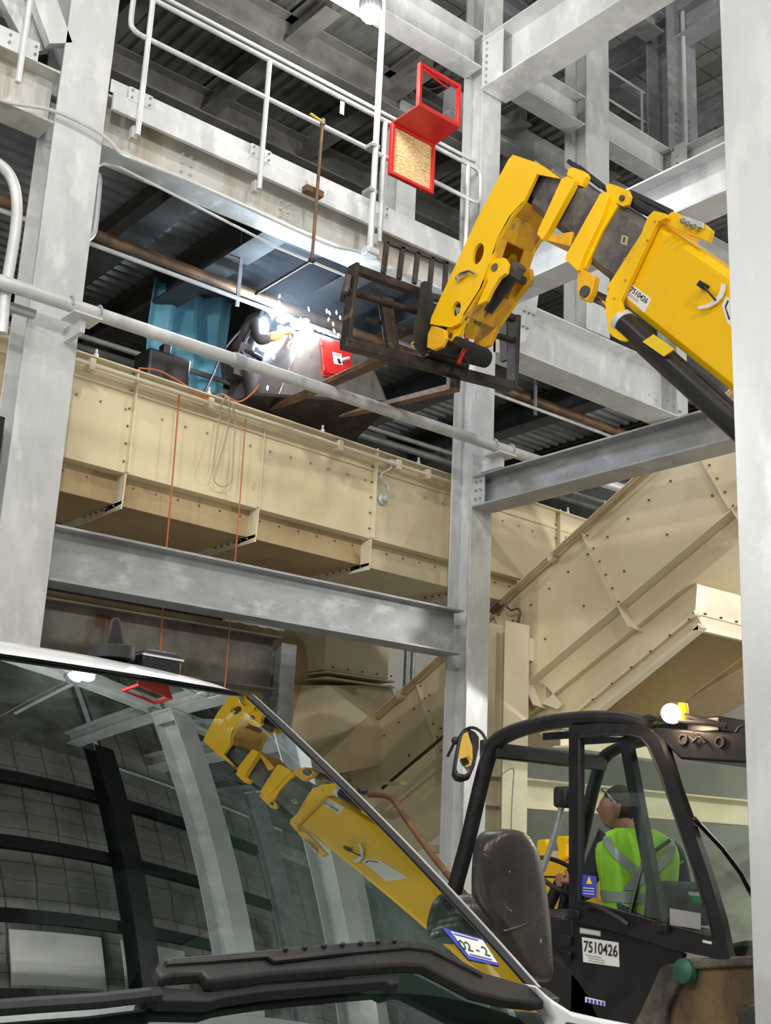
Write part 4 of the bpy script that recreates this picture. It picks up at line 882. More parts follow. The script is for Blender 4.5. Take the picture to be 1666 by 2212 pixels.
# ---- fork carriage (one attachment, its bars and forks are its pieces)
YG = 7.35
def cg(px, py, dy=0): p = on(1, YG + dy, px, py); return V(p)
fc = build('fork_carriage', MB().bar(cg(741, 742), cg(1106, 836), .10, .085), FORK, th, bevel=.006)
def fpart(name, mb, m=FORK, bevel=.004): return build(name, mb, m, fc, bevel=bevel)
fpart('side_plate', MB().bar(cg(765, 572), cg(747, 742), .12, .035, V((1, 0, 0))))
fpart('side_plate', MB().bar(cg(757, 590, .1), cg(742, 650, .1), .06, .05, V((1, 0, 0))))
fpart('side_plate', MB().bar(cg(1113, 684), cg(1106, 842), .12, .045, V((1, 0, 0))))
fpart('side_plate', MB().bar(cg(1088, 690, .25), cg(1092, 780, .25), .1, .04, V((1, 0, 0))))
fpart('top_bar', MB().bar(cg(764, 580), cg(925, 640), .07, .07))
fpart('top_bar', MB().bar(cg(930, 641), cg(1060, 672), .05, .06))
fpart('top_bar', MB().bar(cg(1060, 668), cg(1113, 690), .07, .06))
fpart('fork_shaft', MB().cyl(cg(748, 628), cg(1106, 735), .030, 14))
fpart('lower_rail', MB().bar(cg(790, 690, .1), cg(1060, 765, .1), .03, .04))
for p0_, p1_ in (((836, 522), (828, 592)), ((870, 534), (862, 603)), ((903, 545), (895, 613)), ((934, 556), (928, 622)), ((964, 566), (960, 630))):
    fpart('guard_bar', MB().bar(cg(*p0_), cg(*p1_), .03, .045, V((1, 0, 0))))
fpart('guard_top_bar', MB().bar(cg(833, 523), cg(968, 569), .03, .035))
fpart('hitch_blade', MB().prism([cg(*p, dy=-.12) for p in ((908, 612), (916, 606), (926, 608), (932, 650), (930, 735), (910, 768), (896, 752), (892, 715), (905, 660))], (.05, .02, 0)), BPLAS)
fpart('hitch_blade', MB().prism([cg(*p, dy=.05) for p in ((955, 650), (975, 640), (985, 700), (980, 770), (955, 775))], (.05, .02, 0)), BPLAS)
fpart('hitch_drum', MB().cyl(cg(925, 742, -.1), cg(1050, 775, -.1), .085, 20), BPLAS)
fpart('hitch_block', MB().obox(cg(960, 770, -.02), (.22, 0, .0), (0, .09, 0), (0, 0, .07)), FORK)
fpart('shaft_boss', MB().cyl(cg(925, 668), cg(948, 674), .055, 16))
fpart('shaft_boss', MB().cyl(cg(822, 648), cg(846, 656), .042, 16))
fpart('shaft_bracket', MB().bar(cg(752, 595), cg(748, 632), .05, .04, V((1, 0, 0))), GREASE)
fpart('safety_pin', MB().tube([cg(889, 742, -.1), cg(897, 738, -.1), (cg(903, 744, -.1)), cg(896, 752, -.1), cg(889, 745, -.1)], .007, 6), YLAB)
fpart('red_strap', MB().tube(bez([cg(1006, 722, -.18), cg(1008, 745, -.2), cg(998, 765, -.2), cg(990, 785, -.2)], 4), .020, 8), RED)
fpart('shackle', MB().tube(bez([cg(1003, 770, -.2), cg(1012, 785, -.2), cg(1008, 800, -.2), cg(996, 805, -.2), cg(990, 795, -.2)], 4), .010, 8))
# the two forks: shank, heel, blade running away under the hood
def fork(sh_top, heel, tip, dy_tip, lab):
    a = cg(*sh_top, dy=.03); h = cg(*heel, dy=.03); dirx = (cg(1106, 836) - cg(741, 742)).normalized()
    f = fpart('fork', MB().obox((a + h) / 2, (h - a) / 2, dirx * .062, V((0, .028, 0))), FORK)
    b = f
    # blade: thick at the heel, thin and narrow at the tip
    L = []; tipw = V((0, 1, -.03)).normalized()
    best_ = None
    for k in range(60, 320):
        P_ = h + V((0, k * .01, 0)); 
        t_ = (P_.y - CAM.y) / ray(*tip).y; q = CAM + ray(*tip) * t_
        d_ = (q.x - h.x) ** 2
        if best_ is None or d_ < best_[0]: best_ = (d_, q)
    T_ = best_[1]; T_ = V((h.x, T_.y, T_.z))
    for t, wd_, hh in ((-.015, .062, .030), (.03, .062, .030), (.75, .060, .018), (.93, .042, .010), (1, .02, .006)):
        c_ = h.lerp(T_, t); L.append([c_ - dirx * wd_ + V((0, 0, hh)), c_ + dirx * wd_ + V((0, 0, hh)), c_ + dirx * wd_ - V((0, 0, hh)), c_ - dirx * wd_ - V((0, 0, hh))])
    build('fork_blade', MB().loft(L), RUSTF, fc, bevel=.003)
    print('fork', h, T_)
fork((832, 650), (850, 766), (585, 885), 1.8, '')
fork((985, 735), (979, 838), (735, 900), 1.8, '')

# ---- chassis, wheels (mostly hidden), cab
XS = 5.0; XR = 5.98
def sp(px, py, X=XS): return V(on(0, X, px, py))
side('door_lower_panel', [(1236, 1978), (1450, 2030), (1478, 2060), (1400, 2260), (1340, 2420), (1228, 2420)], XS, XS + .03, BLACK)
side('cab_floor_panel', [(1020, 1985), (1236, 1985), (1236, 2440), (1120, 2440)], XS + .05, XS + .09, BLACK)
build('chassis', MB().box(5.15, 7.3, .1, 5.0, .55, .95), BLACK, th, bevel=.02)
for (x_, y_) in ((5.2, 4.75), (7.25, 4.75), (5.2, 1.0), (7.25, 1.0)):
    wv = build('wheel', MB().lathe((x_ - .2, y_, .55), (1, 0, 0), [(.0, .02), (.3, .02), (.33, .0), (.52, .0), (.55, .05), (.55, .35), (.52, .4), (.33, .4), (.3, .38), (.0, .38)], 36), RUBBER, th)
    build('rim', MB().lathe((x_ - .21, y_, .55), (1, 0, 0), [(.0, .06), (.28, .06), (.30, .0), (.31, .0), (.31, .06)], 24), YEL, wv)
bw = build('boom_pivot', MB().box(6.1, 6.8, .3, 1.3, .9, 2.1), BLACK, th, bevel=.02)
# mud caked engine cover and rear wing
YMp = 3.35
side('rear_wing', [(1352, 2230), (1432, 2088), (1455, 2084), (1700, 2070), (1760, 2500), (1300, 2500)], XS - .02, XS + .5, MUDP, bevel=.03)
side('wing_edge', [(1425, 2092), (1440, 2082), (1470, 2084), (1466, 2120), (1440, 2180), (1425, 2300), (1330, 2300)], XS - .06, XS - .02, MUD, bevel=.01)
side('wing_top', [(1440, 2090), (1470, 2072), (1700, 2060), (1700, 2084), (1480, 2094)], XS - .05, XS + .5, MUD, bevel=.01)
build('filler_cap', MB().lathe(sp(1478, 2098, XS - .06), (-1, 0, .15), [(.0, -.04), (.055, -.04), (.06, .0), (.055, .015), (.03, .022), (.0, .022)], 24), GREENC, th)
side('wing_hump', [(1590, 2190), (1620, 2165), (1650, 2160), (1700, 2200), (1700, 2300), (1600, 2300)], XS - .1, XS + .1, MUD, bevel=.02)
build('engine_cover', MB().box(5.25, 5.95, .4, 3.35, 1.0, 1.22), BLACK, th, bevel=.04)
build('air_filter', MB().cyl((5.3, 3.12, 1.52), (5.85, 3.12, 1.52), .13, 20), BPLAS, th)
# cab skeleton
AP = [(968, 1980), (985, 1905), (1008, 1820), (1036, 1700), (1052, 1640), (1064, 1610), (1086, 1591), (1130, 1573), (1200, 1558), (1280, 1551), (1350, 1554), (1400, 1568)]
ap = [sp(*p) for p in AP]
def rpost(name, pts, wx, wn, m, par, x=None):
    """rectangular section bar following pts in a plane X = const"""
    pts = [V(p) for p in pts]; rings = []
    for i, p in enumerate(pts):
        d = (pts[min(i + 1, len(pts) - 1)] - pts[max(i - 1, 0)]).normalized(); n = V((0, -d.z, d.y)); h = wn / 2; q = wx / 2
        rings.append([p + n * h + V((-q * .6, 0, 0)), p + n * h * .6 + V((-q, 0, 0)), p - n * h * .6 + V((-q, 0, 0)), p - n * h + V((-q * .6, 0, 0)), p - n * h + V((q, 0, 0)), p + n * h + V((q, 0, 0))])
    return build(name, MB().loft(rings), m, par, smooth=50)
rpost('front_post', bez(ap, 4), .07, .075, BLACK, th)
rpost('front_post', bez([V((XR, p.y, p.z)) for p in ap], 4), .07, .06, BLACK, th)
ft, fb_ = ap[5], ap[0]
build('front_header', MB().bar(V((XS, ap[5].y, ap[5].z - .03)), V((XR, ap[5].y, ap[5].z - .03)), .08, .09), BLACK, th, bevel=.01)
build('front_sill', MB().bar(V((XS, ap[0].y, ap[0].z)), V((XR, ap[0].y, ap[0].z)), .08, .09), BLACK, th, bevel=.01)
zr = ap[9].z
build('roof_frame', MB().box(XS + .05, XR, 3.55, 3.75, zr - .10, zr - .02), BLACK, th, bevel=.01)
for x_ in (5.3, 5.62): build('roof_guard_bar', MB().bar((x_, ap[6].y - .05, zr - .05), (x_, 3.7, zr - .03), .03, .04), BLACK, th)
for y_ in (4.5, 4.62): build('roof_strip', MB().bar((XS + .05, y_, zr - .035), (XR, y_, zr - .035), .05, .015), WHITEL, th)  # white strips paint the reflected bars on the roof glass
roofg = build('roof_glass', MB().box(XS + .04, XR, 3.75, ap[6].y - .05, zr - .012, zr - .004), DGLASS, th)
# rear box on the roof
rb = [(1408, 1572), (1440, 1573), (1590, 1583), (1640, 1590), (1640, 1650), (1470, 1640), (1428, 1600)]
side('roof_rear_box', rb, XS + .0, XS + .9, BLACK, bevel=.012)
for px, py in ((1478, 1597), (1557, 1603)): build('box_port', MB().lathe(sp(px, py, XS - .001), (-1, 0, 0), [(.0, 0), (.028, 0), (.028, .012), (.018, .012), (.018, .002), (.0, .002)], 16), INK, th)
for q in (((1490, 1592), (1500, 1600), (1512, 1592), (1524, 1606)), ((1498, 1583), (1508, 1592), (1496, 1604)), ((1380, 1562), (1392, 1548), (1405, 1545), (1420, 1550)), ((1590, 1582), (1600, 1570), (1612, 1568))):
    build('wiring', MB().tube(bez([sp(*p, X=XS - .02) for p in q], 4), .007, 6), RUBBER, th)
build('lamp_rail', MB().tube([sp(1345, 1556), sp(1420, 1552), sp(1480, 1558), sp(1572, 1566)], .012, 8), BLACK, th)
build('lamp_rail', MB().tube([sp(1480, 1545), sp(1570, 1570)], .012, 8), BLACK, th)
# work lamp (lit) and amber beacon
wl = build('work_lamp', MB().lathe(sp(1455, 1541, XS - .0), (-.75, -.55, -.05), [(.0, -.05), (.045, -.05), (.055, .0), (.055, .03), (.0, .03)], 24), BLACK, th)
build('lamp_lens', MB().lathe(sp(1450, 1541, XS - .03), (-.75, -.55, -.05), [(.0, 0), (.05, 0), (.045, .02), (.0, .028)], 24), BEACON, wl)
build('beacon', MB().lathe(sp(1473, 1556, XS + .02), (0, 0, 1), [(.0, 0), (.036, 0), (.036, .06), (.03, .085), (.0, .09)], 20), AMBER, th)
L = bpy.data.lights.new('work_light', 'POINT'); L.energy = 9; L.color = (1, .72, .45); L.shadow_soft_size = .05
lo_ = bpy.data.objects.new('work_light', L); COL.objects.link(lo_); lo_.location = sp(1440, 1543, XS - .12)
# door: upper frame with glass
DO = [(1229, 1567), (1300, 1562), (1372, 1565), (1402, 1574), (1424, 1598), (1450, 1660), (1492, 1775), (1530, 1885), (1560, 1985), (1579, 2078), (1450, 2050), (1330, 2012), (1229, 1988)]
DI = [(1251, 1594), (1300, 1587), (1362, 1588), (1384, 1594), (1400, 1612), (1426, 1670), (1466, 1785), (1502, 1890), (1528, 1975), (1540, 2024), (1440, 1998), (1330, 1966), (1251, 1945)]
XD = XS - .05
door = build('door_frame', MB().plate([sp(*p, X=XD) for p in DO], [[sp(*p, X=XD) for p in DI]], (.045, 0, 0)), BLACK, th, bevel=0)
build('door_glass', MB().prism([sp(*p, X=XD + .02) for p in DI], (.004, 0, 0)), DGLASS, door)
build('glass_seal', MB().tube([sp(*p, X=XD - .002) for p in DI] + [sp(*DI[0], X=XD - .002)], .006, 6), RUBBER, door)
build('door_mid_bar', MB().bar(sp(1352, 1592, XD + .06), sp(1428, 1995, XD + .06), .06, .05, V((1, 0, 0))), BLACK, door)
side('door_handle', [(1228, 1964), (1250, 1968), (1250, 1985), (1228, 1982)], XD - .02, XD, BLACK, door)
build('grab_handle', MB().tube(bez([sp(*p, X=XD - .03) for p in ((1262, 1962), (1285, 1958), (1310, 1968), (1340, 1985), (1358, 1998))], 4), .012, 8), BLACK, door)
build('door_latch', MB().obox(sp(1428, 2003, XD - .02), (.02, 0, 0), (0, .045, 0), (0, 0, .018)), BLACK, door, bevel=.004)
build('latch_stud', MB().cyl(sp(1423, 1992, XD - .02), sp(1423, 1984, XD - .02), .012), BLACK, door)
for z_ in ((1228, 2030), (1228, 2064)): build('hinge', MB().obox(sp(*z_, X=XS - .01), (.02, 0, 0), (0, .03, 0), (0, 0, .022)), BLACK, th, bevel=.004)
# rear post, rear window and wiper
build('rear_post', MB().bar(sp(1428, 1600, XS + .02), sp(1577, 2085, XS + .02), .06, .05, V((1, 0, 0))), BLACK, th)
P1, P2 = sp(1440, 1630, XS + .04), sp(1570, 2070, XS + .04)
rg = [P1, P2, V((XR, P2.y, P2.z)), V((XR, P1.y, P1.z))]
build('rear_window', MB().prism(rg, (0, -.006, 0)), CGLASS, th)
build('rear_post', MB().bar(rg[3], rg[2], .06, .05, V((1, 0, 0))), BLACK, th)
wp = build('wiper_arm', MB().tube([V(on(1, P2.y + .1, *p)) for p in ((1628, 1940), (1600, 1885), (1560, 1832), (1500, 1768))], .012, 8), BLACK, th)
fg = [sp(1070, 1610, XS + .02), sp(985, 1930, XS + .02)]
build('windscreen', MB().prism([fg[0], fg[1], V((XR, fg[1].y, fg[1].z)), V((XR, fg[0].y, fg[0].z))], (0, .006, 0)), CGLASS, th)
build('right_window', MB().prism([V((XR, fg[0].y, fg[0].z)), V((XR, fg[1].y, fg[1].z)), V((XR, P2.y, P2.z)), V((XR, P1.y, P1.z))], (.006, 0, 0)), CGLASS, th)
# stickers
def sdecal(name, quad, m, par, X=XS, d=.003): return build(name, MB().prism([sp(*q, X=X) + V((-d, 0, 0)) for q in quad], (d * .9, 0, 0)), m, par, smooth=None)
lp = th
s2 = sdecal('number_sticker', [(1258, 2024), (1337, 2036), (1339, 2089), (1261, 2078)], WHITEL, th)
qa, qb, qd = sp(1258, 2024), sp(1337, 2036), sp(1261, 2078); R_ = (qb - qa).normalized(); U_ = (qa - qd).normalized(); Wq = (qb - qa).length; Hq = (qa - qd).length
text(s2, '7510426', qd + R_ * Wq * .04 + U_ * Hq * .42 + V((-.005, 0, 0)), R_, (U_ - R_ * U_.dot(R_)).normalized(), Hq * .46, INK, wd=Wq * .92)
for k in range(3): build('fine_print', MB().obox(qd + R_ * Wq * (.3 + .08 * (k > 0)) + U_ * Hq * (.3 - .1 * k) + V((-.005, 0, 0)), R_ * Wq * .22, U_ * .002, V((.0004, 0, 0))), INKG, s2)
s3 = sdecal('small_sticker', [(1253, 2003), (1299, 2011), (1299, 2023), (1253, 2016)], INKG, th)
sdecal('sticker_face', [(1255, 2005), (1297, 2012), (1297, 2021), (1255, 2014)], WHITEL, s3, d=.004)
s4 = sdecal('maker_label', [(1265, 2153), (1308, 2163), (1308, 2174), (1265, 2165)], WHITEL, th)
for k in range(5): sdecal('label_mark', [(1269 + 8 * k, 2157 + 1.6 * k), (1274 + 8 * k, 2158 + 1.6 * k), (1274 + 8 * k, 2167 + 1.6 * k), (1269 + 8 * k, 2166 + 1.6 * k)], BLUEL, s4, d=.004)
s5 = sdecal('warning_sticker', [(1257, 1889), (1289, 1893), (1290, 1940), (1254, 1934)], BLUEL, door, X=XD + .02)
sdecal('warning_triangle', [(1274, 1893), (1280, 1910), (1268, 1909)], YLAB, s5, X=XD + .02, d=.005)
for k in range(3): sdecal('sticker_line', [(1261, 1917 + 6 * k), (1285, 1919 + 6 * k), (1285, 1920.5 + 6 * k), (1261, 1918.5 + 6 * k)], WHITEL, s5, X=XD + .02, d=.005)
s6 = sdecal('green_sticker', [(1488, 1928), (1519, 1930), (1523, 1952), (1492, 1950)], GREENL, th, X=XS + .5)
sdecal('sticker_face', [(1488, 1926), (1519, 1928), (1520, 1936), (1490, 1934)], WHITEL, s6, X=XS + .5, d=.005)
sdecal('notice_sheet', [(1448, 1962), (1515, 1973), (1515, 2008), (1448, 1998)], INKG, door, X=XD + .02)
sdecal('chip_label', [(1519, 2030), (1538, 2034), (1538, 2040), (1519, 2036)], WHITEL, door, X=XD)
# seat, wheel, levers inside
XM = 5.48
sc = build('seat_back', MB().prism([sp(*p, X=XM - .22) for p in ((1392, 1900), (1420, 1905), (1440, 2000), (1384, 2000))], (.44, 0, 0)), SEATG, th, bevel=.03)
build('seat_cushion', MB().prism([sp(*p, X=XM - .22) for p in ((1270, 1975), (1440, 2010), (1440, 2060), (1270, 2030))], (.44, 0, 0)), SEATG, th, bevel=.03)
build('console', MB().box(5.12, 5.9, 4.62, 4.95, .7, 1.28), BPLAS, th, bevel=.03)
wc = sp(1216, 1895, 5.45); ax_ = V((0, -.55, .83)); d_, s_, u_ = frame(ax_)
sw = build('steering_wheel', MB().tube([wc + (s_ * math.cos(2 * math.pi * k / 28) + u_ * math.sin(2 * math.pi * k / 28)) * .19 for k in range(29)], .014, 8), RUBBER, th)
build('wheel_spoke', MB().bar(wc - s_ * .18, wc + s_ * .18, .03, .012), RUBBER, sw)
build('steering_column', MB().cyl(wc, wc - ax_ * .3, .035), BPLAS, th)
build('grab_rail', MB().tube(bez([sp(*p, X=5.3) for p in ((1226, 1728), (1215, 1738), (1200, 1800), (1172, 1880))], 4), .018, 8), GALVD, th)
build('inner_mirror', MB().obox(sp(1216, 1722, 5.3), (.03, 0, 0), (0, .055, 0), (0, 0, .06)), BPLAS, th, bevel=.02)
# wing mirror with arm
mc = sp(1008, 1624, XS - .03)
B_ = bp(1500, 640); nM = ((CAM - mc).normalized() + (B_ - mc).normalized()).normalized()
d_, s_, u_ = frame(nM)
up_ = V((0, 0, 1)); up_ = (up_ - nM * up_.dot(nM)).normalized(); rt_ = up_.cross(nM)
def mp_(px, py, dd=0):
    r_ = ray(px, py); t_ = (mc - CAM).dot(nM) / r_.dot(nM); return CAM + r_ * t_ + nM * dd
MO = [(1003, 1577), (1015, 1574), (1028, 1580), (1036, 1592), (1036, 1615), (1028, 1650), (1018, 1674), (1003, 1679), (988, 1676), (981, 1664), (984, 1640), (990, 1605), (996, 1585)]
MI = [(1004, 1584), (1013, 1582), (1020, 1590), (1020, 1612), (1021, 1640), (1013, 1668), (1003, 1674), (990, 1672), (986, 1662), (989, 1640), (995, 1605), (999, 1590)]
hs = build('mirror_housing', MB().prism([mp_(*p) for p in MO], nM * -.05), BPLAS, th, bevel=.008)
build('mirror_glass', MB().prism([mp_(*p, dd=.002) for p in MI], nM * .002), MIRR, hs, smooth=None)
build('mirror_arm', MB().tube(bez([sp(*p, X=XS + .07) for p in ((1054, 1622), (1050, 1600), (1040, 1582), (1022, 1572), (1004, 1578), (988, 1600))], 5), .010, 8), BPLAS, th)
build('mirror_knob', MB().ball(sp(984, 1600), .025), BPLAS, th)
build('mirror_lever', MB().cyl(sp(984, 1600), sp(967, 1634), .009), BPLAS, th)
build('mirror_clamp', MB().obox(sp(1049, 1617), (.03, 0, 0), (0, .022, 0), (0, 0, .05)), BPLAS, th, bevel=.008)
# arm of the far mirror reaching forward
XG = 5.3
build('front_guard_rail', MB().tube(bez([V(on(0, XG, *p)) for p in ((798, 1716), (830, 1718), (850, 1728), (880, 1772), (930, 1842), (978, 1902), (1010, 1940))], 5), .022, 10), RUSTF, th)
build('guard_knob', MB().ball(V(on(0, XG, 786, 1708)), .045, sq=(1, 1, .6)), BPLAS, th)
# yellow brackets seen past the front window
yb = thing('yellow_bracket', 'small yellow machine bracket seen through the cab front, by the steering wheel', 'bracket', (7.35, 6.1, 0))
def yq(px, py, X=7.0): return V(on(0, X, px, py))
build('arm', MB().prism([yq(*p) for p in ((1160, 1815), (1180, 1812), (1182, 1832), (1172, 1860), (1162, 1880), (1158, 1840))], (.06, 0, 0)), YEL, yb, bevel=.01)
build('arm', MB().prism([yq(*p) for p in ((1200, 1806), (1228, 1806), (1228, 1812), (1222, 1822), (1222, 1850), (1206, 1862), (1204, 1830), (1200, 1812))], (.06, 0, 0)), YEL, yb, bevel=.01)
build('pedestal', MB().box(6.9, 7.1, 5.9, 6.5, 0, yq(1190, 1860).z), YELD, yb, bevel=.01)

# ================================================================== WHITE VAN (faces the camera side, only its front upper part is in view)
PSI = -1.478; VF = V((math.cos(PSI), math.sin(PSI), 0)); VL = V((-math.sin(PSI), math.cos(PSI), 0)); VO = V((1.508, 2.046, 1.2)); VU = V((0, 0, 1))
def wsurf(a, h): return -1.111 * h - .255 * h * h - .115 * a * a + .036 * a ** 4
def wA(h): return .9 - .27 * h + .03 * h * h
def vp_(a, b, h): return VO + VL * a + VF * b + VU * h
def wpt(a, h, off=0):
    n = (VF + VL * (.23 * a - .144 * a ** 3) + VU * (1.111 + .51 * h)).normalized()
    return vp_(a, wsurf(a, h), h) + n * off
def gh(px, py, off=0.0):
    """the windscreen point seen at a photo pixel, lifted off the glass along its normal"""
    d = ray(px, py)
    def G(t): q = CAM + d * t - VO; return q.dot(VF) - wsurf(q.dot(VL), q.z)
    t = 2.6
    for _ in range(40): t -= G(t) / ((G(t + 1e-4) - G(t)) / 1e-4)
    q = CAM + d * t - VO; return wpt(q.dot(VL), q.z, off)
van = thing('van', 'white van in the foreground seen over its windscreen, black wiper and roof aerial', 'van', (1.6, 3.6, 0))
def patch(f, u0, u1, v0, v1, nu, nv, thick=0):
    m = MB(); vs = [f(u0 + (u1 - u0) * i / nu, v0 + (v1 - v0) * j / nv) for j in range(nv + 1) for i in range(nu + 1)]
    fs = [(j * (nu + 1) + i, j * (nu + 1) + i + 1, (j + 1) * (nu + 1) + i + 1, (j + 1) * (nu + 1) + i) for j in range(nv) for i in range(nu)]
    return m.add(vs, fs)
HT = .83
build('windscreen', patch(lambda u, h: wpt(u * wA(h), h), -1, 1, -.03, HT, 64, 40), WGLASS, van, smooth=180)
# black glass border and shaded top strip lie just behind the glass
def strip(name, u0, u1, h0, h1, off, m, nu=40, nv=6, par=van): return build(name, patch(lambda u, h: wpt(u * wA(h), h, off), u0, u1, h0, h1, nu, nv), m, par, smooth=180)
strip('shade_band', -.985, .985, HT - .055, HT + .012, -.006, BLACK)
strip('glass_border', .962, 1.0, -.03, HT, -.006, BLACK, 3, 30); strip('glass_border', -1.0, -.962, -.03, HT, -.006, BLACK, 3, 30)
# roof skin rolling back from the top edge, and the white pillars
def roofp(u, s):
    a = u * .80 * (1 + .0 * s) ; 
    base = wpt(u * wA(HT), HT)
    rise = .085 * (1 - math.exp(-s * 7)) * (1 - .55 * abs(u) ** 3) + .02 * s * 0
    edge = max(0, abs(u) - .86) / .14
    p = base - VF * (s + .0) + VU * (rise - .10 * edge ** 2 * min(1, s * 6 + .15)) + VU * .012
    widen = 1 + .22 * min(1, s / .9)
    q = p - VO; return VO + VL * (q.dot(VL) * widen) + VF * q.dot(VF) + VU * q.z
build('roof', patch(lambda u, t: roofp(u, 3.6 * t ** 2), -1, 1, 0, 1, 48, 40), WHITE, van, smooth=180)
for sgn in (1, -1):
    rings = []; r2 = []
    for k in range(26):
        h = -.06 + (HT + .06) * k / 25; e = wpt(sgn * wA(h), h)
        t = max(0, (h - .45) / .4); back = .0
        o = VL * sgn
        n = (VF * .55 + VU * .83).normalized(); dn = -n
        wd_ = .022 - .004 * k / 25
        rings.append([e + o * .014 + n * .012, e + o * (.014 + wd_) + n * .006, e + o * (.018 + wd_) + dn * .03, e + o * .012 + dn * .05])
        r2.append([e - o * .004 + n * .004, e + o * .016 + n * .012, e + o * .016 + dn * .02, e - o * .004 + dn * .02])
    for k in range(1, 12):
        s_2 = .08 * k; e = roofp(sgn, s_2); o = VL * sgn; n = (VF * (.55 - .05 * k) + VU * .83).normalized(); dn = -n; wd_ = .018
        rings.append([e + o * .010 + n * .006, e + o * (.010 + wd_) + n * .0, e + o * (.018 + wd_) + dn * .03, e + o * (.018 + wd_) + dn * .06, e + o * .0 + dn * .05])
    build('pillar', MB().loft(rings), WHITE, van, smooth=60)
    build('seal', MB().loft(r2), RUBBER, van, smooth=60)
    # body side and front wing
    S = []
    sd = [(-.05, -.35), (.55, -.62), (.62, -1.1), (.55, -1.15), (-4.2, -1.15), (-4.2, .83), (-1.3, .83), (-.35, .22)]
    build('body_side', MB().prism([vp_(sgn * (.98 if h_ < 0 else .92 if h_ < .5 else .80), b_, h_) for b_, h_ in sd], VL * (-.04 * sgn)), WHITE, van, bevel=.01)
    for b_ in (.18, -3.2):
        wc_ = vp_(sgn * .80, b_ + .05, -.86)
        wv = build('wheel', MB().lathe(wc_, VL * sgn, [(.0, .02), (.2, .02), (.22, .0), (.31, .0), (.34, .04), (.34, .2), (.31, .24), (.0, .24)], 30), RUBBER, van)
        build('hub_cap', MB().lathe(wc_ + VL * sgn * .22, VL * sgn, [(.0, .03), (.15, .03), (.2, .0), (.0, .0)], 24), GALV, wv)
build('rear_panel', MB().prism([vp_(a_, -4.2, h_) for a_, h_ in ((-.98, -1.0), (.98, -1.0), (.98, .82), (-.98, .82))], VF * .04), WHITE, van, bevel=.01)
build('floor_pan', MB().prism([vp_(a_, .5, -.8) for a_ in (-.9, .9)] + [vp_(a_, -4.2, -.8) for a_ in (.9, -.9)], VU * .04), RUBBER, van)
# bonnet and cowl
def bonnet(u, t):
    q_ = max(0, u); b_ = .24 - .11 * q_ + .48 * t - .115 * (u * .9) ** 2; return vp_(u * (.97 - .1 * t), b_, -.105 + .055 * q_ - .06 * t - .32 * t * t - .03 * u * u)
build('bonnet', patch(bonnet, -1, 1, 0, 1, 30, 14), WHITE, van, smooth=180)
build('nose', MB().prism([vp_(a_, .66, h_) for a_, h_ in ((-.88, -.45), (.88, -.45), (.92, -.95), (-.92, -.95))], VF * -.1), WHITE, van, bevel=.03)
def cowl(u, t): a = u * .92; return vp_(a, wsurf(a, 0) + .035 + .24 * t, -.035 - .065 * t + .0 * u)
build('cowl_panel', patch(cowl, -1, 1, 0, 1, 40, 6), BPLAS, van, smooth=180)
for k in range(34):
    u = .36 + .016 * k; p0, p1 = cowl(u, .15), cowl(u + .012, .85)
    build('cowl_vent_rib', MB().bar(p0 + VU * .006, p1 + VU * .006, .006, .008), RUBBER, van, smooth=None)
build('cowl_edge', MB().tube([cowl(u / 20, 0) + VU * .004 for u in range(-20, 21)], .010, 8), RUBBER, van)
build('cowl_corner', MB().prism([gh(*p, off=.0) + VF * .02 for p in ((1186, 2196), (1206, 2180), (1250, 2196), (1330, 2225), (1200, 2240))], VF * .03), BPLAS, van, bevel=.006)
wg = [V(on(1, 2.14, *p)) for p in ((1160, 2126), (1196, 2158), (1240, 2186), (1300, 2200), (1385, 2216), (1400, 2290), (1196, 2290), (1200, 2205), (1180, 2170))]
build('front_wing', MB().prism(wg, (0, .06, 0)), WHITE, van, bevel=.012)
# wipers: arm and blade following the glass
W1 = [(312, 2140), (322, 2124), (345, 2118), (420, 2112), (525, 2101), (640, 2088), (760, 2077), (848, 2072), (884, 2074), (912, 2084), (1022, 2142), (1100, 2163), (1155, 2172), (1188, 2196), (1130, 2206), (1063, 2199), (998, 2184), (930, 2148), (890, 2128), (848, 2126), (760, 2133), (569, 2150), (455, 2166), (425, 2168), (412, 2152), (345, 2158), (322, 2166)]
wi = build('wiper', MB().prism([gh(*p, off=.030) for p in W1], (VF * .5 + VU * .86) * .028), BPLAS, van, bevel=.006)
W2 = [(330, 2160), (455, 2166), (569, 2152), (835, 2130), (852, 2128), (852, 2148), (835, 2152), (820, 2144), (700, 2155), (560, 2168), (470, 2182), (440, 2192), (330, 2190), (312, 2178)]
build('wiper_blade', MB().prism([gh(*p, off=.004) for p in W2], (VF * .5 + VU * .86) * .026), RUBBER, wi, bevel=.003)
build('wiper_ridge', MB().tube([gh(*p, off=.060) for p in ((330, 2132), (430, 2124), (545, 2112), (560, 2122), (700, 2104), (850, 2088), (900, 2094), (1010, 2148))], .006, 6), BPLAS, wi)
for k, p in enumerate(((588, 2096), (630, 2092), (671, 2088), (711, 2084), (750, 2080), (788, 2076), (823, 2074))):
    build('wiper_stud', MB().ball(gh(*p, off=.06), .006, 5), INK, wi)
build('wiper_arm', MB().tube([gh(*p, off=.03) for p in ((-40, 2206), (60, 2198), (200, 2188), (330, 2172))], .014, 8), BPLAS, wi)
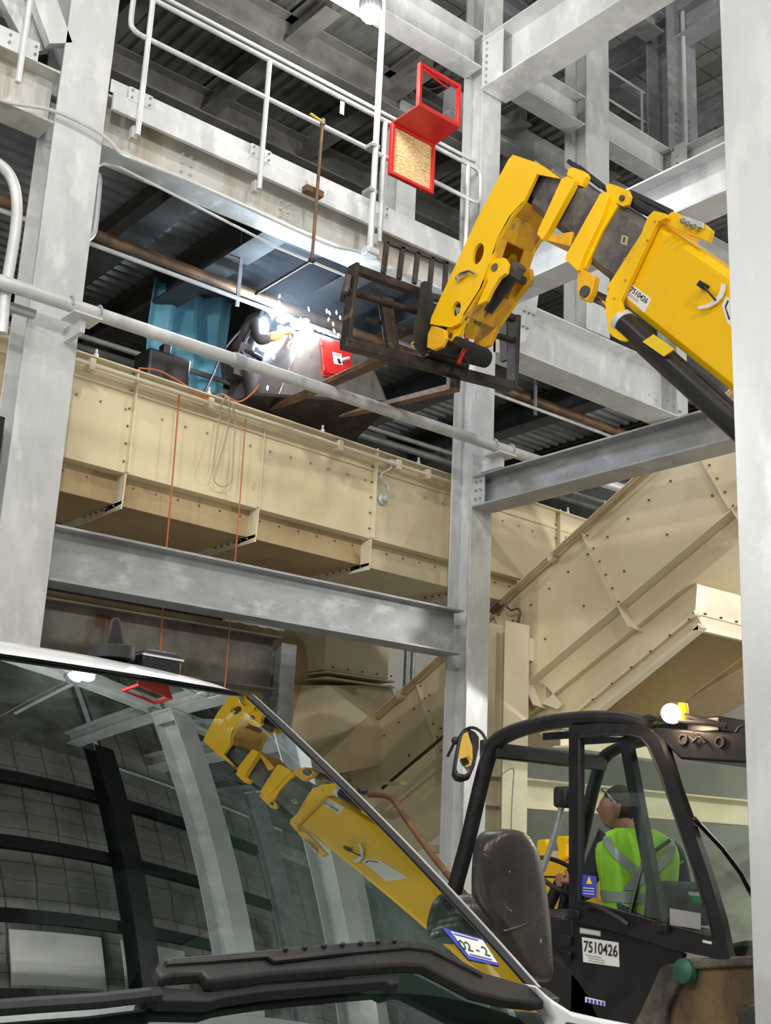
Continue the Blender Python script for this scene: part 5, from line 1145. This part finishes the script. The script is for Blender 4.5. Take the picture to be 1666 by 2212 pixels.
# inspection sticker on the inside lower corner
ST = [(953, 2004), (1042, 2030), (1080, 2088), (1012, 2074)]
def glassquad(q, off): return MB().add([gh(*p, off=off) for p in q], [(0, 1, 2, 3)])
stk = build('windscreen_sticker', glassquad(ST, .002), BLUEL, van, smooth=None)
ST2 = [(972, 2013), (1042, 2033), (1074, 2082), (1012, 2066)]
build('sticker_face', glassquad(ST2, .003), WHITEL, stk, smooth=None)
a_, b_2, d_2 = gh(985, 2048, .0045), gh(1050, 2066, .0045), gh(972, 2022, .0045)
text(stk, '02 - 2', gh(996, 2052, .0045), (b_2 - a_), (d_2 - a_), .034, GREENC, wd=.10, depth=.0)
for q in (((978, 2018), (1030, 2032), (1032, 2035), (980, 2021)), ((1012, 2062), (1060, 2074), (1062, 2077), (1014, 2065))): build('sticker_line', glassquad(q, .004), BLUEL, stk, smooth=None)
# cabin: dashboard, steering wheel, seats
def dash(u, t): a = u * .86; return vp_(a, wsurf(a, .0) - .03 - .62 * t, -.02 + .035 * math.sin(t * 3.1) * (1 - .2 * u))
build('dashboard', patch(dash, -1, 1, 0, 1, 30, 10), BPLAS, van, smooth=180)
build('dash_front', MB().prism([vp_(a_, -.72, h_) for a_, h_ in ((-.9, -.02), (.9, -.02), (.9, -.5), (-.9, -.5))], VF * -.05), BPLAS, van)
binn = build('instrument_hood', MB().ball(vp_(.42, -.60, .02), .22, 12, (1, .7, .45)), BPLAS, van)
wc = vp_(.42, -.90, .03); ax_ = (VF * -.75 + VU * .66).normalized(); d_, s_, u_ = frame(ax_)
sw2 = build('steering_wheel', MB().tube([wc + (s_ * math.cos(2 * math.pi * k / 32) + u_ * math.sin(2 * math.pi * k / 32)) * .20 for k in range(33)], .015, 8), RUBBER, van)
build('wheel_spoke', MB().bar(wc - s_ * .19, wc + s_ * .19, .05, .02), RUBBER, sw2)
build('wheel_spoke', MB().bar(wc, wc - u_ * .19, .05, .02), RUBBER, sw2)
for a_ in (.42, -.45):
    sb_ = build('seat', MB().prism([vp_(a_ - .24, b_, h_) for b_, h_ in ((-1.30, -.35), (-1.42, .28), (-1.54, .28), (-1.50, -.4))], VL * .48), SEATG, van, bevel=.04)
    build('headrest', MB().prism([vp_(a_ - .13, b_, h_) for b_, h_ in ((-1.42, .32), (-1.44, .52), (-1.53, .52), (-1.53, .32))], VL * .26), SEATG, sb_, bevel=.03)
build('bulkhead', MB().prism([vp_(a_, -1.75, h_) for a_, h_ in ((-.85, -.9), (.85, -.9), (.80, .78), (-.80, .78))], VF * .02), BLACK, van)
# door mirror: big black housing with a short arm
YM = 2.50
def mq(px, py, dy=0): p = on(1, YM + dy, px, py); return V(p)
sec = [(1790, 1078, 1096), (1794, 1058, 1112), (1801, 1046, 1126), (1815, 1036, 1142), (1840, 1029, 1156), (1880, 1026, 1166), (1930, 1024, 1174), (1965, 1030, 1179), (1990, 1046, 1181), (2020, 1066, 1182), (2060, 1084, 1183), (2095, 1104, 1183), (2112, 1130, 1182), (2120, 1150, 1176)]
rings = []
for i, (y_, xl, xr) in enumerate(sec):
    L_, R_2 = mq(xl, y_), mq(xr, y_); c_ = (L_ + R_2) / 2; hw = (R_2 - L_).length / 2; dd = .085 * min(1, hw / .055)
    u_ = (R_2 - L_).normalized(); ring = []
    for k in range(20):
        t = 2 * math.pi * k / 20; ct, st_ = math.cos(t), math.sin(t); sx = math.copysign(abs(ct) ** .7, ct); sy = math.copysign(abs(st_) ** .8, st_)
        ring.append(c_ + u_ * hw * sx + V((.35, .93, 0)) * dd * sy)
    rings.append(ring)
mh = build('mirror_housing', MB().loft(rings), SCUFF, van, smooth=60, subsurf=1)
build('mirror_crease', MB().tube(bez([mq(1088, 2012, -.055), mq(1115, 2004, -.072), mq(1150, 1992, -.07), mq(1174, 1986, -.04)], 5), .006, 6), BPLAS, mh)
build('mirror_pane', MB().prism([mq(*p, dy=.088) for p in ((1045, 1820), (1150, 1825), (1170, 1930), (1160, 1975), (1045, 1950))], (0, .004, 0)), MIRR, mh)
arm = [mq(1100, 1985), mq(1060, 1975, .0), mq(1010, 1972, .05), mq(955, 1985, .12), mq(900, 2010, .2)]
build('mirror_arm', MB().tube(bez(arm, 5), .05, 16, rs=None), SCUFF, mh)
# aerial fin and module on the roof
YA = 3.38
def aq(px, py, dy=0): p = on(1, YA + dy, px, py); return V(p)
fin = build('aerial_fin', MB().prism([aq(*p) for p in ((241, 1334), (257, 1333), (264, 1360), (272, 1404), (276, 1418), (226, 1412), (233, 1380))], (.02, .03, 0)), BPLAS, van, bevel=.006)
build('aerial_base', MB().loft([[aq(242 + 40 * math.cos(t), 1404 + 6 * math.cos(t) + 8 * 0) + V((0, .10 * math.sin(t), h_)) for t in [2 * math.pi * k / 20 for k in range(20)]] for h_ in (-.03, -.0, .008)]), BPLAS, fin, bevel=.003)
mod = build('roof_lamp_module', MB().loft([[aq(335, 1424) + V((x_ * sx, y_ * sx, z_)) for x_, y_ in ((-.075, -.06), (.075, -.04), (.08, .06), (-.07, .06))] for sx, z_ in ((1, -.05), (1.02, .0), (.85, .022))]), BLACK, van, bevel=.008)
build('module_rim', MB().tube([aq(335, 1424) + V((x_, y_, .002)) for x_, y_ in ((-.077, -.062), (.077, -.042), (.082, .062), (-.072, .062), (-.077, -.062))], .004, 6), CHROME, mod)
print('aerial z', aq(240, 1405).z, 'roof', roofp(-.2, .3), 'mirror', mq(1100, 1900))

# ================================================================== PEOPLE
def skinmesh(nodes, edges, sub=1):
    """nodes: list of (point, rx, ry); returns the evaluated surface as (verts, faces)"""
    me = bpy.data.meshes.new('tmp'); me.from_pydata([tuple(n[0]) for n in nodes], edges, []); me.update()
    o = bpy.data.objects.new('tmp', me); COL.objects.link(o)
    md = o.modifiers.new('s', 'SKIN'); md.use_smooth_shade = True
    sv = me.skin_vertices[0].data
    for i, n in enumerate(nodes): sv[i].radius = (n[1], n[2]); sv[i].use_root = (i == 0)
    s = o.modifiers.new('b', 'SUBSURF'); s.levels = sub; s.render_levels = sub
    dg = bpy.context.evaluated_depsgraph_get(); dg.update(); ev = o.evaluated_get(dg).to_mesh()
    vs = [v.co.copy() for v in ev.vertices]; fs = [tuple(p.vertices) for p in ev.polygons]
    bpy.data.objects.remove(o); bpy.data.meshes.remove(me); return vs, fs
def chain(nodes, sub=1):
    return skinmesh([(V(p), r, r if len(n) == 2 else n[2]) for n in nodes for p, r in [(n[0], n[1])]], [(i, i + 1) for i in range(len(nodes) - 1)], sub)
def headmesh(c, fwd, up, s=1.0):
    c = V(c); f = V(fwd).normalized(); u = V(up); u = (u - f * u.dot(f)).normalized(); r = f.cross(u); vs = []; N, M = 26, 36
    def g(x, y, z, x0, z0, w): return math.exp(-((x - x0) ** 2 + (z - z0) ** 2) / (w * w)) if y > 0 else 0
    rows = []
    for i in range(1, N):
        t = math.pi * i / N; row = []
        for k in range(M):
            p = 2 * math.pi * k / M; x, y, z = math.sin(t) * math.cos(p), math.sin(t) * math.sin(p), math.cos(t)
            X, Y, Z = x * .076, y * .098, z * .118
            if z < 0: X *= 1 - .30 * z * z; Y = Y * (1 - .28 * z * z) + .016 * -z
            if y < 0 and z < 0: Y *= 1 - .25 * -z
            Y += .026 * g(X, y, Z, 0, -.018, .016) + .010 * g(X, y, Z, 0, .022, .030) + .010 * g(X, y, Z, 0, -.058, .020) + .008 * g(X, y, Z, 0, -.098, .02)
            for sx in (-.032, .032): Y -= .010 * g(X, y, Z, sx, .004, .015)
            Y -= .006 * g(X, y, Z, 0, -.045, .007)
            row.append(c + (r * X + f * Y + u * Z) * s)
        rows.append(row)
    return MB().loft(rows), (r, f, u)
def ear(c, r, f, u, sx, s=1.0):
    p = c + (r * sx * .078 - f * .008 - u * .01) * s; m = MB(); rings = []
    for h, w_ in ((0, .8), (.008, 1), (.014, .8), (.010, .45)):
        rings.append([p + r * sx * h + (f * .018 * math.cos(t) - f * .006 + u * .032 * math.sin(t)) * w_ * s for t in [2 * math.pi * k / 14 for k in range(14)]])
    return m.loft(rings)
def person_mesh(name, parts, m, par, vox=.010):
    mb = MB()
    for vs, fs in parts: mb.add(vs, fs)
    o = build(name, mb, m, par, smooth=180)
    r_ = o.modifiers.new('remesh', 'REMESH'); r_.mode = 'VOXEL'; r_.voxel_size = vox; r_.use_smooth_shade = True
    s_ = o.modifiers.new('smooth', 'SMOOTH'); s_.factor = .5; s_.iterations = 3
    return o
def hand(wrist, dirv_, palm_n, curl=.6, sx=1):
    """palm and five separate bent fingers"""
    w_ = V(wrist); d = V(dirv_).normalized(); n = V(palm_n); n = (n - d * n.dot(d)).normalized(); s = d.cross(n) * sx; out = []
    out.append(chain([(w_ - d * .02, .026, .02), (w_ + d * .03, .034, .017), (w_ + d * .075, .040, .015)]))
    for i, (off, ln) in enumerate(((-.030, .070), (-.010, .080), (.011, .074), (.031, .058))):
        b = w_ + d * .078 + s * off; p = [b - d * .02, b]; dd = d
        for k in range(3):
            a = curl * (.5 + .35 * k); dd = (d * math.cos(a) + n * math.sin(a)).normalized(); p.append(p[-1] + dd * ln * (.42, .32, .26)[k])
        out.append(chain([(q, .0092 - .0006 * k) for k, q in enumerate(p)]))
    tb = w_ + d * .028 - s * .026; t1 = tb + (d * .5 - s * .7 + n * .3).normalized() * .036; t2 = t1 + (d * .8 - s * .25 + n * .5).normalized() * .030
    out.append(chain([(w_ + d * .015 - s * .01, .014), (tb, .013), (t1, .0105), (t2, .009)]))
    return out

# ---- operator in the cab: seen from behind and the left, head turned to the left, looking at the boom tip
CX = 5.50
hc = sp(1334, 1748, CX); nk = sp(1368, 1792, CX); pel = sp(1380, 2000, CX)
op = thing('person', 'person in a lime safety vest with silver tape sitting in the cab, looking left', 'person', (pel.x, pel.y, pel.z - .1))
rt = V((cr0.x, cr0.y, 0)).normalized(); fw = V((cf.x, cf.y, 0)).normalized(); up = V((0, 0, 1))
ch_ = pel.lerp(nk, .70) + fw * .02
face = (rt * -.93 + fw * .30 + up * .10).normalized()
hm, (hr_, hf, hu) = headmesh(hc, face, (rt * -.12 + up), 1.0)
shL, shR = nk - rt * .165 - up * .065, nk + rt * .23 - up * .09
elL = shL - rt * .07 - up * .24 + fw * .10; haL = V(wc) if False else sp(1236, 1905, 5.36)
elR = shR + rt * .06 - up * .25 + fw * .05; haR = elR - rt * .05 + fw * .24 - up * .02
knL = pel - rt * .34 + fw * .22 - up * .02; ftL = knL - up * .42 - rt * .05
knR = pel - rt * .14 + fw * .42 - up * .02; ftR = knR - up * .42
parts = [(hm.v, hm.f)]
for e in (-1, 1): q = ear(hc, hr_, hf, hu, e); parts.append((q.v, q.f))
body_n = [(pel, .15, .11), (pel.lerp(ch_, .5), .135, .10), (ch_, .155, .105), (nk - up * .03, .06, .06), (hc - hu * .06 - hf * .015, .055, .06),
          (shL, .055, .055), (elL, .043, .043), (haL, .027, .027), (shR, .055, .055), (elR, .043, .043), (haR, .027, .027),
          (pel - rt * .09, .085, .085), (knL, .065, .065), (ftL, .045, .045), (pel + rt * .09, .085, .085), (knR, .065, .065), (ftR, .045, .045)]
body_e = [(0, 1), (1, 2), (2, 3), (3, 4), (2, 5), (5, 6), (6, 7), (2, 8), (8, 9), (9, 10), (0, 11), (11, 12), (12, 13), (0, 14), (14, 15), (15, 16)]
parts.append(skinmesh(body_n, body_e, 2))
parts += hand(haL, (haL - elL), fw, .9) + hand(haR, (haR - elR), -up, .8, -1)
bd_ = person_mesh('body', parts, SKIN, op, .008)
# shirt and trousers
g_ = .016
person_mesh('dark_shirt', [skinmesh([(body_n[0][0], .16, .12), (body_n[1][0], .15, .115), (ch_, .17, .12), (nk - up * .045, .068, .068), (shL, .07, .07), (elL, .056, .056), (elL.lerp(haL, .75), .042, .042), (shR, .07, .07), (elR, .056, .056), (elR.lerp(haR, .75), .042, .042)],
    [(0, 1), (1, 2), (2, 3), (2, 4), (4, 5), (5, 6), (2, 7), (7, 8), (8, 9)], 2)], SHIRT, op)
person_mesh('trousers', [skinmesh([(pel, .165, .125), (pel - rt * .09, .10, .10), (knL, .08, .08), (ftL, .06, .06), (pel + rt * .09, .10, .10), (knR, .08, .08), (ftR, .06, .06)], [(0, 1), (1, 2), (2, 3), (0, 4), (4, 5), (5, 6)], 2)], JEAN, op)
for ft in (ftL, ftR): build('boot', MB().ball(ft + fw * .05 - up * .03, .11, 10, (.6, 1.1, .5)), RUBBER, op)
# vest: elliptical sections round the back, open at the neck, sleeveless with wide shoulders
spn = [(-.02, .195, .145), (.12, .20, .14), (.26, .215, .14), (.38, .24, .14), (.46, .235, .125), (.515, .185, .10), (.55, .11, .085)]
axv = (nk - pel); LV = axv.length
def vsec(h, a, b, k, n=36, e=.8):
    c_ = pel + axv.normalized() * h * LV / .545; t = 2 * math.pi * k / n; ct, st_ = math.cos(t), math.sin(t)
    return c_ + rt * a * math.copysign(abs(ct) ** e, ct) + fw * b * math.copysign(abs(st_) ** e, st_) + rt * .012
vest = build('safety_vest', MB().loft([[vsec(h, a, b, k) for k in range(36)] for h, a, b in spn], cap=False), VEST, op, smooth=180, subsurf=1)
def vint(h):
    for (h0, a0, b0), (h1, a1, b1) in zip(spn[:-1], spn[1:]):
        if h0 <= h <= h1: t = (h - h0) / (h1 - h0); return a0 + (a1 - a0) * t, b0 + (b1 - b0) * t
    return spn[-1][1:]
def band(name, h0, h1, m, par, g2=.006):
    r_ = []
    for h in (h0, (h0 + h1) / 2, h1): a, b = vint(h); r_.append([vsec(h, a + g2, b + g2, k) for k in range(36)])
    return build(name, MB().loft(r_, cap=False), m, par, smooth=180)
band('tape_band', .13, .19, SILV, vest); band('tape_band', .02, .07, SILV, vest)
# crossed back tapes
def vstrip(name, k0, h0, k1, h1, w_, m, par):
    A_, B_2 = [], []
    for i in range(14):
        t = i / 13; k = k0 + (k1 - k0) * t; h = h0 + (h1 - h0) * t; a, b = vint(h)
        A_.append(vsec(h, a + .008, b + .008, k - w_)); B_2.append(vsec(h, a + .008, b + .008, k + w_))
    return build(name, MB().loft([A_, B_2], cap=False, closed=False), m, par, smooth=180)
vstrip('tape_strip', 21.5, .50, 29, .20, .9, SILV, vest); vstrip('tape_strip', 32.5, .50, 25, .20, .9, SILV, vest)
person_mesh('vest_sleeve', [chain([(shR - rt * .02, .085, .085), (shR.lerp(elR, .55), .078, .078)])], VEST, op)
# hair cap and glasses pushed up
hh, _b = headmesh(hc + hu * .012 - hf * .012, face, (rt * -.12 + up), 1.07)
hv = [p for p in hh.v]
keep = MB(); 
ok = [((p - hc).dot(hu) > .028 + .5 * max(0, (p - hc).dot(hf) - .02)) or ((p - hc).dot(hf) < -.018 and (p - hc).dot(hu) > -.075) for p in hv]
keep.add(hv, [f_ for f_ in hh.f if all(ok[i] for i in f_)])
ho = build('hair', keep, HAIR, op, smooth=180); sm = ho.modifiers.new('thick', 'SOLIDIFY'); sm.thickness = .012; sm.offset = -1
gl = [hc + hr_ * x_ + hf * y_ + hu * z_ for x_, y_, z_ in ((-.082, .0, .03), (-.080, .05, .075), (-.04, .088, .095), (.0, .095, .097), (.04, .088, .095), (.080, .05, .075), (.082, .0, .03))]
build('safety_glasses', MB().tube(bez(gl, 4), .006, 6), CHROME, op)
build('seat_belt', MB().tube([nk + rt * .17 - fw * .15 - up * .05, ch_ - fw * .16 + rt * .02, pel - rt * .1 - fw * .16], .012, 6), BLACK, op)

# ---- welder crouching over the hood on top of the duct, facing right
YWd = 9.78
def wq(px, py, dy=0): return V(on(1, YWd + dy, px, py))
we = thing('person', 'person in a dark work jacket and welding helmet leaning over the steel hood amid sparks', 'person', (5.9, YWd, 5.45))
pv_, cv, nv_, hd_ = wq(523, 782), wq(548, 705), wq(588, 674), wq(612, 660)
sh1, el1, hn1 = wq(556, 700, -.2), wq(560, 735, -.30), wq(606, 724, -.42)
sh2, el2, hn2 = wq(556, 696, .2), wq(585, 722, .15), wq(628, 716, -.2)
k1, f1_ = wq(548, 828, -.16), V((6.0, YWd - .16, 5.53)); k2, f2_ = wq(520, 832, .16), V((5.80, YWd + .16, 5.53))
hl1, hl2 = pv_ + V((0, -.1, -.03)), pv_ + V((0, .1, -.03))
wn = [(pv_, .13, .14), (pv_.lerp(cv, .5), .12, .14), (cv, .13, .15), (nv_, .06, .06), (hd_, .09, .09), (sh1, .06, .06), (el1, .05, .05), (hn1, .03, .03), (sh2, .06, .06), (el2, .05, .05), (hn2, .03, .03), (hl1, .09, .09), (k1, .07, .07), (f1_, .05, .05), (hl2, .09, .09), (k2, .07, .07), (f2_, .05, .05)]
parts = [skinmesh(wn, body_e, 2)] + hand(hn1, (hn1 - el1), V((0, 0, -1)), .9) + hand(hn2, (hn2 - el2), V((0, 0, -1)), .9, -1)
person_mesh('body', parts, SKIN, we, .012)
person_mesh('work_jacket', [skinmesh([(pv_, .16, .17), (pv_.lerp(cv, .5), .15, .17), (cv, .165, .185), (nv_.lerp(cv, .3), .085, .085), (sh1, .085, .085), (el1, .072, .072), (el1.lerp(hn1, .6), .055, .055), (sh2, .085, .085), (el2, .072, .072), (el2.lerp(hn2, .6), .055, .055)],
    [(0, 1), (1, 2), (2, 3), (2, 4), (4, 5), (5, 6), (2, 7), (7, 8), (8, 9)], 2)], COVER, we, .012)
person_mesh('work_trousers', [skinmesh([(pv_, .165, .17), (hl1, .11, .11), (k1, .095, .095), (f1_, .075, .075), (hl2, .11, .11), (k2, .095, .095), (f2_, .075, .075)], [(0, 1), (1, 2), (2, 3), (0, 4), (4, 5), (5, 6)], 2)], COVER, we, .012)
for ft in (f1_, f2_): build('boot', MB().ball(ft + V((.06, 0, -.01)), .12, 10, (1.2, .5, .55)), BLACK, we)
for h_, e_ in ((hn1, el1), (hn2, el2)):
    d = (h_ - e_).normalized()
    gv = [chain([(e_.lerp(h_, .35), .062), (e_.lerp(h_, .8), .058), (h_, .045), (h_ + d * .05, .046, .03)])]
    gv += [(vs, fs) for vs, fs in hand(h_, d, V((0, 0, -1)), .9)]
    o = person_mesh('leather_glove', gv, TAN, we, .010)
dh = V((.80, -.10, -.42)).normalized(); d_, s_, u_ = frame(dh)
helm = build('welding_helmet', MB().loft([[hd_ + dh * z_ + s_ * a * math.cos(t) + u_ * b * math.sin(t) for t in [2 * math.pi * k / 20 for k in range(20)]] for z_, a, b in ((-.13, .05, .05), (-.10, .10, .10), (-.03, .13, .14), (.06, .135, .16), (.13, .12, .15), (.16, .09, .11), (.165, .02, .02))]), HELM, we, subsurf=1)
build('helmet_window', MB().obox(hd_ + dh * .165 + u_ * .03, dh * .008, s_ * .06, u_ * .035), INK, helm)
build('harness_strap', MB().tube(bez([cv + V((-.02, -.19, .12)), cv + V((-.10, -.20, -.05)), pv_ + V((-.12, -.17, .06)), pv_ + V((-.02, -.2, -.02))], 5), .022, 6), BLACK, we)
build('harness_strap', MB().tube(bez([pv_ + V((-.17, -.02, .05)), pv_ + V((-.08, -.18, .04)), pv_ + V((.1, -.19, .02)), pv_ + V((.18, -.02, .02))], 5), .022, 6), BLACK, we)
build('harness_lanyard', MB().tube(bez([cv + V((-.12, -.12, 0)), wq(485, 755), wq(460, 810), wq(440, 850)], 6), .012, 6), BLACK, we)
# small tools between the welder and the hood
tl = thing('tool_bag', 'blue and white tool bag on the duct between the welder and the steel hood', 'bag', wq(575, 800))
build('bag_body', MB().prism([wq(*p, dy=-.1) for p in ((556, 760), (585, 738), (592, 750), (575, 790), (560, 800))], (.02, .15, 0)), TARP, tl, bevel=.02)
build('flap', MB().prism([wq(*p, dy=-.14) for p in ((548, 745), (560, 752), (562, 768), (552, 760))], (.0, .02, 0)), WHITEL, tl, bevel=.004)
build('lower_pouch', MB().prism([wq(*p, dy=-.12) for p in ((556, 805), (585, 775), (592, 785), (560, 828))], (.0, .05, 0)), WHITEL, tl, bevel=.01)

# ---- arc, spatter and sparks
ap0 = on(1, YW - .10, 640, 700)
ar = thing('welding_arc', 'blinding white welding arc at the top edge of the steel hood', 'arc', ap0)
m = MB(); rnd = random.Random(4)
build('arc_core', MB().ball(ap0, .055, 8), ARCM, ar)
for k in range(26):
    t = rnd.random(); px = 600 + 75 * rnd.random(); py = 690 + 22 * rnd.random() + (px - 640) * .1
    q = on(1, YW - .12 - .1 * rnd.random(), px, py); r_ = .012 + .03 * rnd.random()
    build('spatter_glare', MB().ball(q, r_, 5, (1.3, 1, .7)), ARCM, ar)
for k in range(14):
    t = k / 13; q = on(1, YW - .08, 655 + 75 * t, 697 + 30 * t + 3 * rnd.random()); build('spatter_glare', MB().ball(q, .030 * (1 - t * .7), 5, (2, 1, .6)), ARCM, ar)  # glowing blobs stand in for the arc-lit streak along the hood edge
L = bpy.data.lights.new('arc_light', 'POINT'); L.energy = ARC_W; L.color = (.55, .78, 1); L.shadow_soft_size = .05
o = bpy.data.objects.new('arc_light', L); COL.objects.link(o); o.location = ap0 + V((-.02, .42, .10))
sp0 = None
spk = [(604, 640, 0), (667, 668, 1), (712, 676, 0), (727, 675, 0), (735, 686, 0), (706, 672, 1), (720, 700, 0), (722, 715, 0), (731, 724, 1), (627, 727, 0), (631, 735, 0), (625, 741, 0), (623, 748, 0), (578, 760, 0), (573, 768, 0), (588, 765, 1), (592, 772, 1), (555, 795, 1), (655, 735, 1), (604, 655, 1), (630, 690, 1), (710, 690, 0), (578, 838, 1), (650, 690, 1), (548, 752, 1)]
LB = {0: 'small orange spark flying off the weld', 1: 'small white hot spark flying off the weld'}
for i, (px, py, k) in enumerate(spk):
    q = on(1, YW - .25 - .2 * rnd.random(), px, py); d = V((rnd.uniform(-.3, .5), 0, -1)).normalized()
    o = solo('spark', MB().tube([q - d * .022, q, q + d * .022], .009, 6, [.003, .009, .003]), SPARKW if k else SPARK, LB[k], 'spark', 'sparks off the weld')
# welding smoke rising from the arc: a real volume
m = bpy.data.materials.new('welding_smoke'); m.use_nodes = True; nt = m.node_tree; nt.nodes.clear()
ou = nd(nt, 'ShaderNodeOutputMaterial'); pv2 = nd(nt, 'ShaderNodeVolumePrincipled'); pv2.inputs['Color'].default_value = (.85, .88, .95, 1); pv2.inputs['Anisotropy'].default_value = .3
tc = nd(nt, 'ShaderNodeTexCoord'); gr = nd(nt, 'ShaderNodeTexGradient', gradient_type='SPHERICAL'); mp2 = nd(nt, 'ShaderNodeMapping'); mp2.inputs['Scale'].default_value = (1 / .8, 1 / .55, 1 / .75)
nz = nd(nt, 'ShaderNodeTexNoise'); nz.inputs['Scale'].default_value = 2.2; nz.inputs['Detail'].default_value = 4
mu = nd(nt, 'ShaderNodeMath', operation='MULTIPLY'); m2 = nd(nt, 'ShaderNodeMath', operation='MULTIPLY'); m2.inputs[1].default_value = 3.2
nt.links.new(tc.outputs['Object'], mp2.inputs[0]); nt.links.new(mp2.outputs[0], gr.inputs[0]); nt.links.new(tc.outputs['Object'], nz.inputs[0])
nt.links.new(gr.outputs[1], mu.inputs[0]); nt.links.new(nz.outputs[0], mu.inputs[1]); nt.links.new(mu.outputs[0], m2.inputs[0]); nt.links.new(m2.outputs[0], pv2.inputs['Density']); nt.links.new(pv2.outputs[0], ou.inputs['Volume'])
smc = on(1, 9.6, 665, 630)
sm = thing('smoke', 'pale welding smoke rising from the arc under the platform', 'smoke', smc); sm['kind'] = 'stuff'
so = build('smoke_cloud', MB().ball(smc, 1, 10, (.78, .53, .72)), m, sm)
